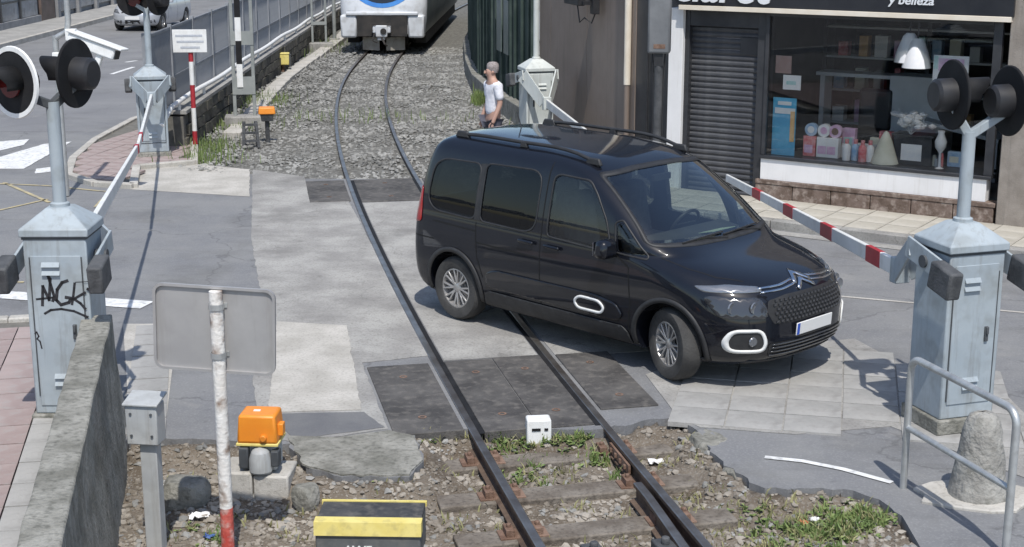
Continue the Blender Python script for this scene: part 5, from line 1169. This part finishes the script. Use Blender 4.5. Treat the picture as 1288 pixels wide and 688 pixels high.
def patch(name, poly, pf, m, par, cuts=3, thick=0.0, smooth=True):
    """a panel: flat outline, subdivided, every vertex laid on the body by pf(a, b)"""
    bm = bmesh.new(); vs_ = [bm.verts.new((p[0], p[1], 0)) for p in poly]; bm.faces.new(vs_); bmesh.ops.triangulate(bm, faces=bm.faces)
    for _ in range(cuts):
        ed = [e for e in bm.edges if e.calc_length() > (.045 if cuts < 5 else .028)]
        if not ed: break
        bmesh.ops.subdivide_edges(bm, edges=ed, cuts=1); bmesh.ops.triangulate(bm, faces=bm.faces)
    for v in bm.verts: v.co = Vector(pf(v.co.x, v.co.y))
    me = bpy.data.meshes.new(name); bm.to_mesh(me); bm.free(); me.materials.append(mt[m] if isinstance(m, str) else m)
    o = link(name, me, par, smooth, angle=80)
    if thick: s_ = o.modifiers.new('t', 'SOLIDIFY'); s_.thickness = thick; s_.offset = 0
    return o
def ribbon(name, pts, w, pf, m, par, closed=False, raise_=0.0):
    P = dense(pts, .03, closed); n = len(P); q = []
    for i in range(n):
        a = Vector(P[(i-1) % n] if closed or i else P[0]); c = Vector(P[(i+1) % n] if closed or i < n-1 else P[-1]); t = (c-a).normalized(); nn = Vector((-t.y, t.x))*w/2
        q += [pf(P[i][0]+nn.x, P[i][1]+nn.y), pf(P[i][0]-nn.x, P[i][1]-nn.y)]
    b = MB(); k = n if closed else n-1
    b.add(q, [(2*i, 2*i+1, (2*i+3) % (2*n), (2*i+2) % (2*n)) for i in range(k)]); o = b.build(name, m, par, smooth=True, angle=80)
    if raise_: s_ = o.modifiers.new('t', 'SOLIDIFY'); s_.thickness = raise_; s_.offset = 0
    return o
mt['paint_navy'] = M('car_paint_dark', (.006, .007, .011), (.007, .008, .012), 3, .4, coat=1.0, spec=.1)
mt['paint_silver'] = M('car_paint_silver', (.55, .57, .60), (.58, .60, .63), 3, .35, metal=.35, coat=.6)
mt['tyre'] = M('tyre_rubber', (.035, .034, .033), (.06, .058, .055), 6, .85, bump=.3, bscale=60)
mt['alloy'] = M('alloy_rim', (.42, .41, .40), (.52, .51, .50), 8, .35, metal=.7)
mt['chrome'] = M('chrome', (.70, .71, .73), rough=.12, metal=1.0)
mt['lamp_clear'] = M('headlamp_clear', (.22, .23, .25), rough=.12, metal=.5, coat=1)
mt['lamp_dark'] = M('headlamp_dark', (.035, .037, .042), rough=.15, coat=1)
mt['cladding'] = M('cladding_black', (.020, .020, .021), (.03, .03, .031), 9, .55)
mt['seam'] = M('panel_gap', (.002, .002, .002), rough=.8)
mt['car_glass'] = glass('car_glass', (.74, .80, .78), .85, refl=2.0); mt['privacy'] = glass('privacy_glass', (.4, .45, .45), .32); mt['screen'] = glass('windscreen_glass', (.74, .82, .78), .88, refl=3.0)
mt['seat'] = M('seat_fabric', (.13, .13, .132), (.18, .18, .18), 10, .9); mt['dash'] = M('dashboard', (.04, .042, .045), (.055, .056, .06), 6, .7); mt['headliner'] = M('headliner', (.34, .34, .32), (.38, .38, .36), 6, .9)
mt['plate_white'] = M('number_plate', (.72, .72, .71), rough=.5); mt['plate_blue'] = M('plate_blue', (.03, .09, .45), rough=.5); mt['tail_red'] = M('tail_lamp', (.30, .012, .012), rough=.15, coat=1)
def wheel(par, x, y, r, w, steer=0.0, spokes=8, rim='alloy'):
    s = 1 if y > 0 else -1
    Mx = Matrix.Translation((x, y, r)) @ Matrix.Rotation(steer, 4, 'Z') @ Matrix.Rotation(R(-90*s), 4, 'X')       # local z outward
    rr = r*.645; b = MB(); h = w/2
    b.lathe([(rr-.012, -h*.8), (rr+.01, -h), (r-.025, -h*.96), (r-.006, -h*.72), (r, -h*.5), (r, h*.5), (r-.006, h*.72), (r-.025, h*.96), (rr+.012, h), (rr-.008, h*.86), (rr-.014, h*.5)], 44, Mx, cap=False)
    wh = thing_part('wheel', b, 'tyre', par)
    b = MB(); b.lathe([(rr-.012, -h*.8), (rr-.016, h*.5), (rr-.002, h*.84), (rr-.022, h*.86), (rr-.034, h*.45), (rr-.05, -h*.1), (.05, -h*.1)], 44, Mx, cap=False); b.build('rim', rim, wh, smooth=True, angle=35)
    for k in range(spokes):
        a0 = 2*math.pi*k/spokes
        b = MB()
        for da in (-.16, .16):
            p0 = Mx @ Vector((.045*math.cos(a0), .045*math.sin(a0), h*.60)); p1 = Mx @ Vector(((rr-.018)*math.cos(a0+da), (rr-.018)*math.sin(a0+da), h*.72))
            b.bar(p0, p1, .020, .03, up=(Mx.to_3x3() @ Vector((0, 0, 1))), w1=.016, h1=.03)
        b.build('spoke', rim, wh, bevel=.003)
    b = MB(); b.lathe([(.058, h*.3), (.058, h*.66), (.045, h*.74), (0, h*.76)], 20, Mx); b.build('hub_cap', rim, wh, smooth=True, angle=40)
    b = MB(); b.lathe([(.05, -h*.6), (rr*.62, -h*.6), (rr*.62, -h*.42), (.05, -h*.42)], 28, Mx); b.build('brake_disc', 'galv', wh)
    return wh
def thing_part(name, b, m, par): return b.build(name, m, par, smooth=True, angle=40)

# ---- the van-like car on the crossing
CAR_X, CAR_Y, CAR_YAW = .06, 14.95, R(-45.9)
car = thing('parked_car', 'glossy black people carrier with roof rails stopped across the rails', 'car', (CAR_X, CAR_Y, 0), CAR_YAW)
#        z    xf    xr     w    lf   nf   lr  nr
tabB = [(.21, 3.46, -.56, .800, .70, 2.8, .25, 3.5), (.25, 3.56, -.63, .845, .72, 2.8, .27, 3.6), (.33, 3.635, -.70, .882, .75, 2.8, .28, 3.8), (.45, 3.665, -.725, .906, .76, 2.8, .28, 4.0), (.58, 3.66, -.73, .918, .76, 2.8, .28, 4.0),
        (.70, 3.645, -.728, .922, .78, 2.7, .28, 4.0), (.80, 3.615, -.722, .922, .82, 2.6, .28, 4.0), (.88, 3.55, -.715, .920, .86, 2.6, .28, 4), (.935, 3.45, -.71, .916, .90, 2.6, .28, 4), (.985, 3.30, -.705, .911, .90, 2.7, .28, 4),
        (1.03, 3.10, -.70, .905, .86, 2.8, .28, 4), (1.065, 2.92, -.693, .898, .80, 2.9, .28, 4), (1.10, 2.78, -.687, .893, .64, 3.5, .28, 4), (1.15, 2.66, -.678, .888, .52, 4.0, .28, 4), (1.30, 2.44, -.65, .86, .46, 4.0, .27, 4),
        (1.45, 2.22, -.615, .825, .44, 3.8, .26, 4), (1.58, 2.02, -.58, .79, .44, 3.5, .26, 3.8), (1.66, 1.88, -.55, .76, .46, 3.3, .26, 3.6), (1.71, 1.755, -.515, .722, .50, 2.9, .26, 3.4), (1.75, 1.60, -.46, .665, .50, 2.7, .3, 3.2), (1.78, 1.36, -.37, .58, .50, 2.5, .35, 3.0), (1.798, 1.10, -.25, .44, .45, 2.4, .4, 2.6), (1.808, .85, -.1, .28, .4, 2.2, .4, 2.2), (1.812, .6, .05, .1, .2, 2, .2, 2)]
ZS = lambda z: z if z < 1.1 else 1.1+(z-1.1)*1.075
tabB = [(ZS(r_[0]),)+r_[1:] for r_ in tabB]
BB = Body(tabB)
lev = sorted(set(list(np.linspace(.21, .90, 16))+list(np.linspace(.90, 1.15, 18))+list(np.linspace(1.15, 1.66, 14))+[1.68, 1.70, 1.72, 1.735, 1.75, 1.762, 1.774, 1.785, 1.793, 1.80, 1.806, 1.81, 1.812]))
lev = [ZS(z) for z in lev]; BV, BF = BB.mesh(lev); PJ = Proj(BV, BF)
sh = temp('shell', BV, BF)
cavl = [z for z in lev if .74 <= z <= ZS(1.76)]; CV, CF = BB.mesh(cavl, .055, .12, 0.0); CV = [(x, y, z if z < ZS(1.7) else z-.03) for x, y, z in CV]
cavity = temp('cav', CV, CF)
def prism_y(poly): 
    b = MB(); n = len(poly); b.v = [(x, -1.5, z) for x, z in poly]+[(x, 1.5, z) for x, z in poly]; b.f = [tuple(range(n)), tuple(range(n, 2*n))[::-1]]+[(i, n+i, n+(i+1) % n, (i+1) % n) for i in range(n)]; return temp('c', b.v, b.f)
def prism_x(poly, x0, x1):
    n = len(poly); v = [(x0, y, z) for y, z in poly]+[(x1, y, z) for y, z in poly]; f = [tuple(range(n)), tuple(range(n, 2*n))[::-1]]+[(i, n+i, n+(i+1) % n, (i+1) % n) for i in range(n)]; return temp('c', v, f)
win_rear = roundp([(-.42, 1.19), (-.30, 1.09), (.315, 1.075), (.315, 1.585), (-.24, 1.575), (-.38, 1.50)], .10)
win_mid = roundp([(.375, 1.075), (1.04, 1.065), (1.15, 1.14), (1.15, 1.545), (1.06, 1.61), (.375, 1.595)], .08)
win_front = roundp([(1.30, 1.07), (2.02, 1.045), (2.12, 1.06), (2.02, 1.30), (1.86, 1.50), (1.74, 1.60), (1.36, 1.61), (1.30, 1.57)], .05)
win_qtr = roundp([(2.17, 1.055), (2.52, 1.045), (2.50, 1.085), (2.19, 1.33), (2.12, 1.30)], .03)
screen = roundp([(-.825, 1.160), (-.40, 1.140), (0, 1.135), (.40, 1.140), (.825, 1.160), (.685, 1.645), (.3, 1.672), (0, 1.675), (-.3, 1.672), (-.685, 1.645)], .04)
tail_w = roundp([(-.66, 1.12), (.66, 1.12), (.54, 1.58), (-.54, 1.58)], .06)
win_rear, win_mid, win_front, win_qtr, screen, tail_w = [[(a_, ZS(z_)) for a_, z_ in w_] for w_ in (win_rear, win_mid, win_front, win_qtr, screen, tail_w)]
cutters = [cavity]
for w_ in (win_rear, win_mid, win_front): cutters.append(prism_y(shrink(w_, .014)))
qc = (sum(p[0] for p in win_qtr)/len(win_qtr), sum(p[1] for p in win_qtr)/len(win_qtr)); cutters.append(prism_y([(qc[0]+(x-qc[0])*.86, qc[1]+(z-qc[1])*.86) for x, z in win_qtr]))
cutters.append(prism_x(shrink(screen, .018), 1.0, 4.0)); cutters.append(prism_x(shrink(tail_w, .016), -2, .3))
WR, AR = .325, .372
for x in (0, 2.785):
    for s in (-1, 1):
        b = MB(); b.lathe([(AR, -.14), (AR, .30)], 40, Matrix.Translation((x, s*.80, WR+.012)) @ Matrix.Rotation(R(-90*s), 4, 'X')); cutters.append(temp('c', b.v, b.f))
me = cut(sh, cutters); me.materials.append(mt['paint_navy']); me.name = 'body'
cbody = link('body', me, car, True, angle=32)
# glazing
for sg in (-1, 1):
    for nm, w_, m_ in (('rear_side_window', win_rear, 'privacy'), ('sliding_door_window', win_mid, 'privacy'), ('front_door_window', win_front, 'car_glass'), ('quarter_window', win_qtr, 'car_glass')):
        g_ = patch(nm, w_, lambda a, c, sg=sg: PJ.side(a, c, sg, -.006), m_, car)
        ribbon('window_seal', w_, .016, lambda a, c, sg=sg: PJ.side(a, c, sg, .001), 'cladding', g_, True, .006)
for sg in (-1, 1): patch('window_pillar', [(.30, ZS(1.078)), (.39, ZS(1.078)), (.39, ZS(1.592)), (.30, ZS(1.583))], lambda a, c, sg=sg: PJ.side(a, c, sg, .003), 'cladding', car)
ws = patch('windscreen', screen, lambda a, c: PJ.front(a, c, -.004), 'screen', car); ribbon('screen_seal', screen, .03, lambda a, c: PJ.front(a, c, .001), 'cladding', ws, True, .004)
tw = patch('tailgate_window', tail_w, lambda a, c: PJ.rear(a, c, -.004), 'privacy', car); ribbon('screen_seal', tail_w, .03, lambda a, c: PJ.rear(a, c, .001), 'cladding', tw, True, .004)
# panel gaps, arch trims, sill cladding, side capsule
for sg in (-1, 1):
    sd = lambda a, c, sg=sg: PJ.side(a, c, sg, .0012)
    for pts in ([(1.24, .30), (1.23, .9), (1.235, 1.64), (1.25, 1.74)], [(2.33, .36), (2.36, .62), (2.33, .95), (2.15, 1.05)], [(.44, .52), (.36, .72), (.34, .95), (.33, 1.06)], [(1.24, .31), (2.33, .34)], [(1.23, .305), (.52, .32)], [(.33, .97), (-.30, .985)], [(-.62, .80), (-.28, .80)], [(.34, .86), (1.2, .85)]):
        ribbon('panel_gap', pts, .013, sd, 'seam', car)
    for x in (0, 2.785):
        arcp = [(x+(AR+.022)*math.cos(R(a)), WR+.012+(AR+.022)*math.sin(R(a))) for a in range(-18, 199, 6)]
        arcp = [p for p in arcp if p[1] > .245]
        ribbon('arch_trim', arcp, .048, lambda a, c, sg=sg: PJ.side(a, c, sg, .006), 'cladding', car, False, .016)
    patch('sill_cladding', roundp([(.42, .235), (2.36, .235), (2.32, .355), (2.26, .40), (.52, .40), (.46, .36)], .03), lambda a, c, sg=sg: PJ.side(a, c, sg, .010), 'cladding', car, cuts=6, thick=.012)
    patch('door_cladding', roundp([(.50, .44), (2.22, .44), (2.28, .50), (2.20, .60), (1.95, .64), (.62, .63), (.50, .58)], .05), lambda a, c, sg=sg: PJ.side(a, c, sg, .010), 'paint_navy', car, cuts=6, thick=.016)
    cap_ = roundp([(1.74, .475), (2.03, .475), (2.07, .535), (2.00, .59), (1.76, .59), (1.70, .535)], .05)
    ribbon('white_capsule', cap_, .024, lambda a, c, sg=sg: PJ.side(a, c, sg, .026), 'white', car, True, .012)
    for x in (1.40, 1.06):
        b = MB(); p = Vector(PJ.side(x, .985, sg, .028)); b.bar(p-Vector((.10, 0, 0)), p+Vector((.10, 0, -.004)), .03, .034); b.build('door_handle', 'paint_navy', car, bevel=.012)
    # mirror
    b = MB(); p = Vector((2.14, sg*1.0, 1.10)); b.box(p, (.15, .22, .17), taper=.86); mi_ = b.build('mirror', 'paint_navy', car, bevel=.045); b = MB(); b.bar(Vector(PJ.side(2.14, 1.04, sg, -.02)), p-Vector((0, sg*.06, .05)), .06, .05); b.build('mirror_stalk', 'cladding', mi_, bevel=.01); b = MB(); b.box(p-Vector((.076, 0, .0)), (.006, .17, .12)); b.build('mirror_glass', 'chrome', mi_)
    # roof rail
    rail_y = .635; rp = []
    for k in range(15):
        x = -.22+1.92*k/14; z = PJ.top(x, sg*(rail_y-.02*abs(x-.7)), 0)[2]; rp.append(Vector((x, sg*(rail_y-.02*abs(x-.7)), z+.034*(1-abs((k-7)/7)**6)+.012)))
    b = MB(); b.tube(rp, .018, 8); rr_ = b.build('roof_rail', 'cladding', car, smooth=True, angle=60)
    for k in (0, 7, 14):
        x = rp[k].x+(.07 if k == 0 else (-.07 if k == 14 else 0)); zt = PJ.top(x, rp[k].y, 0)[2]; b = MB(); b.box((x, rp[k].y, zt+.028), (.20 if k != 7 else .1, .045, .065), taper=.7); b.build('rail_foot', 'cladding', rr_, bevel=.012)
    # tail lamps
    patch('tail_lamp', roundp([(-.70, .92), (-.48, .95), (-.50, 1.30), (-.62, 1.30)], .04), lambda a, c, sg=sg: PJ.side(a, c, sg, .006), 'tail_red', car, thick=.006)
    # front lamps
    fr_ = lambda off: (lambda a, c: PJ.front(a, c, off))
    patch('running_lamp', roundp([(sg*.50, .868), (sg*.855, .862), (sg*.862, .905), (sg*.70, .925), (sg*.50, .905)], .015), fr_(.004), 'lamp_clear', car, thick=.006)
    hl = patch('headlamp', roundp([(sg*.54, .655), (sg*.845, .665), (sg*.868, .80), (sg*.85, .84), (sg*.56, .83), (sg*.52, .74)], .04), fr_(.005), 'lamp_dark', car, thick=.008)
    for yy in (.63, .77):
        p = Vector(PJ.front(sg*yy, .75, .008)); b = MB(); b.lathe([(0, .004), (.030, .006), (.048, .012), (.052, .0)], 18, Matrix.Translation(p) @ Matrix.Rotation(R(90), 4, 'Y')); b.build('reflector', 'lamp_clear', hl, smooth=True)
    for zc in (.872, .900):
        ribbon('chrome_strip', [(sg*.10, zc+.018), (sg*.30, zc-.002), (sg*.52, zc-.008)], .012, fr_(.008), 'chrome', car, False, .008)
    fg = roundp([(sg*.57, .375), (sg*.79, .375), (sg*.82, .46), (sg*.79, .56), (sg*.60, .56), (sg*.56, .46)], .05)
    fo = patch('fog_recess', shrink(fg, .01), fr_(.004), 'cladding', car); ribbon('white_surround', fg, .028, fr_(.010), 'white', fo, True, .014)
    p = Vector(PJ.front(sg*.66, .465, .010)); b = MB(); b.lathe([(0, .006), (.035, .006), (.042, -.002)], 16, Matrix.Translation(p) @ Matrix.Rotation(R(90), 4, 'Y') @ Matrix.Rotation(R(sg*-20), 4, 'X')); b.build('fog_lamp', 'lamp_clear', fo, smooth=True)
fr0 = lambda off: (lambda a, c: PJ.front(a, c, off))
gp_ = patch('grille', roundp([(-.48, .60), (.48, .60), (.53, .70), (.50, .80), (.30, .83), (-.30, .83), (-.50, .80), (-.53, .70)], .03), fr0(.004), 'cladding', car)
b = MB()
for r_ in range(6):
    for c in range(19):
        y = -.45+c*.05+(.025 if r_ % 2 else 0); z = .625+r_*.034
        if abs(y) < .49: p = PJ.front(y, z, .010); b.box(p, (.014, .030, .018))
b.build('grille_studs', 'weight_gloss', gp_) if 'weight_gloss' in mt else b.build('grille_studs', 'lamp_dark', gp_)
lo_ = patch('lower_grille', roundp([(-.50, .30), (.50, .30), (.53, .44), (-.53, .44)], .04), fr0(.004), 'cladding', car)
for z in (.325, .36, .395, .425): ribbon('grille_slat', [(-.50, z), (0, z), (.50, z)], .010, fr0(.014), 'lamp_dark', lo_, False, .01)
patch('bumper_lip', roundp([(-.80, .225), (.80, .225), (.84, .275), (-.84, .275)], .02), fr0(.008), 'cladding', car, thick=.01)
for zc in (.862, .905):       # double chevron badge
    ribbon('chevron_badge', [(-.115, zc-.010), (0, zc+.050), (.115, zc-.010)], .026, fr0(.014), 'chrome', car, False, .012)
pl = Vector(PJ.front(0, .53, .022)); b = MB(); b.box(pl, (.012, .52, .11), rot=Matrix.Rotation(R(4), 3, 'Y')); npl = b.build('number_plate', 'plate_white', car, bevel=.004)
b = MB(); b.box(pl+Vector((.0075, -.238, 0)), (.003, .036, .10), rot=Matrix.Rotation(R(4), 3, 'Y')); b.build('plate_band', 'plate_blue', npl)
# bonnet shut line and wipers, rear plate
for sg in (-1, 1): ribbon('panel_gap', [(2.62, sg*.80), (2.9, sg*.775), (3.15, sg*.70), (3.33, sg*.56)], .009, lambda a, c: PJ.top(a, c, .0015), 'seam', car)
for y0, y1 in ((-.55, .02), (.0, .55)):
    a = Vector(PJ.front(y0, 1.165, .025)); c = Vector(PJ.front(y1, 1.185, .03)); b = MB(); b.bar(a, c, .014, .012); b.bar(Vector(PJ.front(y1, 1.14, .02)), (a+c)/2, .012, .012); b.build('wiper', 'cladding', car)
b = MB(); b.tube([Vector(PJ.top(.05, 0, 0)), Vector(PJ.top(.05, 0, 0))+Vector((-.06, 0, .16))], .006, 6); b.build('aerial', 'cladding', car)
# wheels
for x, y, st in ((0, .785, 0), (0, -.785, 0), (2.785, .785, R(-20)), (2.785, -.785, R(-20))): wheel(car, x, y, WR, .205, st)
# interior: floor, dashboard, steering wheel, seats
b = MB(); b.b2((-.5, -.80, .70), (2.35, .80, .76)); b.build('cabin_floor', 'dash', car)
b = MB(); b.box((2.28, 0, .97), (.50, 1.5, .26), rot=Matrix.Rotation(R(8), 3, 'Y')); b.build('dashboard', 'dash', car, bevel=.06)
b = MB(); Mx = Matrix.Translation((1.92, .36, 1.08)) @ Matrix.Rotation(R(-62), 4, 'Y'); pts = [Mx @ Vector((.18*math.cos(t), .18*math.sin(t), 0)) for t in np.linspace(0, 2*math.pi, 25)]; b.tube(pts, .016, 8); b.bar(Mx @ Vector((0, -.17, 0)), Mx @ Vector((0, .17, 0)), .03, .05); b.build('steering_wheel', 'cladding', car, smooth=True)
def seat(x, y, w):
    b = MB(); b.box((x, y, .84), (.5, w, .16)); b.build('seat_cushion', 'seat', car, bevel=.04); b = MB(); b.box((x-.26, y, 1.12), (.14, w, .58), rot=Matrix.Rotation(R(-14), 3, 'Y')); b.build('seat_back', 'seat', car, bevel=.05); b = MB(); b.box((x-.37, y, 1.48), (.10, .26, .18)); b.build('headrest', 'seat', car, bevel=.04)
seat(1.45, .38, .5); seat(1.45, -.38, .5); seat(.45, .46, .44); seat(.45, 0, .42); seat(.45, -.46, .44)
b = MB(); b.box((1.92, 0, 1.60), (.03, .24, .06)); b.build('rear_view_mirror', 'cladding', car)
mt['green_card'] = M('pale_green_card', (.42, .52, .40), rough=.8)
b = MB(); b.box((2.36, .28, 1.115), (.20, .34, .006), rot=Matrix.Rotation(R(-14), 3, 'Y')); b.build('windscreen_card', 'green_card', car)
# ---- silver car parked on the far side of the street
tabS = [(.18, 3.10, -.60, .76, .6, 2.6, .3, 3.5), (.26, 3.26, -.72, .81, .65, 2.6, .3, 3.5), (.40, 3.32, -.76, .85, .68, 2.6, .3, 3.6), (.55, 3.32, -.77, .865, .7, 2.6, .3, 3.6), (.68, 3.26, -.76, .865, .75, 2.5, .3, 3.6), (.78, 3.10, -.75, .86, .8, 2.5, .3, 3.6), (.86, 2.85, -.74, .85, .8, 2.6, .3, 3.6), (.92, 2.55, -.73, .835, .7, 2.8, .3, 3.6), (.97, 2.36, -.71, .82, .6, 3, .3, 3.6), (1.15, 2.05, -.62, .75, .5, 3, .3, 3.6), (1.30, 1.78, -.52, .69, .45, 3, .3, 3.4), (1.38, 1.60, -.42, .64, .45, 2.8, .3, 3), (1.44, 1.25, -.2, .5, .4, 2.5, .3, 2.8), (1.465, .9, .1, .3, .3, 2.2, .3, 2.4), (1.47, .7, .3, .1, .1, 2, .1, 2)]
BS = Body(tabS); levS = list(np.linspace(.18, .8, 12))+list(np.linspace(.82, 1.0, 10))+list(np.linspace(1.04, 1.36, 8))+[1.39, 1.415, 1.44, 1.455, 1.465, 1.47]
SV, SF = BS.mesh(levS); PS = Proj(SV, SF); sh = temp('s', SV, SF); cs = []
for x in (0, 2.55):
    for s in (-1, 1): b = MB(); b.lathe([(.345, -.14), (.345, .30)], 32, Matrix.Translation((x, s*.74, .31)) @ Matrix.Rotation(R(-90*s), 4, 'X')); cs.append(temp('c', b.v, b.f))
me = cut(sh, cs); me.materials.append(mt['paint_silver'])
hd = Vector((-.10, -1, 0)).normalized(); sp_ = G(168, 44)
scar = thing('parked_car', 'silver hatchback standing at the far kerb of the street', 'car', (-12.75, 54.6, 0), math.atan2(hd.y, hd.x))
link('body', me, scar, True, angle=35)
mt['dark_glass'] = M('dark_glass', (.01, .012, .015), rough=.05, spec=.9)
for sg in (-1, 1):
    patch('side_window', roundp([(-.35, .98), (2.1, .96), (1.70, 1.28), (1.3, 1.36), (-.2, 1.34)], .05), lambda a, c, sg=sg: PS.side(a, c, sg, .004), 'dark_glass', scar, cuts=2)
    patch('headlamp', roundp([(sg*.46, .60), (sg*.80, .64), (sg*.82, .74), (sg*.60, .74)], .03), lambda a, c: PS.front(a, c, .005), 'lamp_clear', scar, cuts=2)
    patch('fog_recess', roundp([(sg*.5, .28), (sg*.72, .28), (sg*.72, .40), (sg*.5, .36)], .02), lambda a, c: PS.front(a, c, .005), 'cladding', scar, cuts=1)
    b = MB(); b.box((1.95, sg*.93, .98), (.14, .18, .13)); b.build('mirror', 'paint_silver', scar, bevel=.03)
    for pts in ([(1.05, .3), (1.05, .95)], [(2.05, .35), (2.08, .9)], [(.1, .7), (.12, .95)]): ribbon('panel_gap', pts, .012, lambda a, c, sg=sg: PS.side(a, c, sg, .002), 'seam', scar)
patch('windscreen', roundp([(-.64, .99), (.64, .99), (.52, 1.33), (-.52, 1.33)], .05), lambda a, c: PS.front(a, c, .004), 'dark_glass', scar, cuts=2)
patch('grille', roundp([(-.42, .62), (.42, .62), (.36, .70), (-.36, .70)], .02), lambda a, c: PS.front(a, c, .005), 'cladding', scar, cuts=2)
patch('lower_grille', roundp([(-.5, .22), (.5, .22), (.45, .38), (-.45, .38)], .02), lambda a, c: PS.front(a, c, .005), 'cladding', scar, cuts=2)
pl = Vector(PS.front(0, .46, .012)); b = MB(); b.box(pl, (.012, .52, .11)); b.build('number_plate', 'plate_white', scar)
for x, y in ((0, .74), (0, -.74), (2.55, .74), (2.55, -.74)): wheel(scar, x, y, .30, .19, 0, 6)
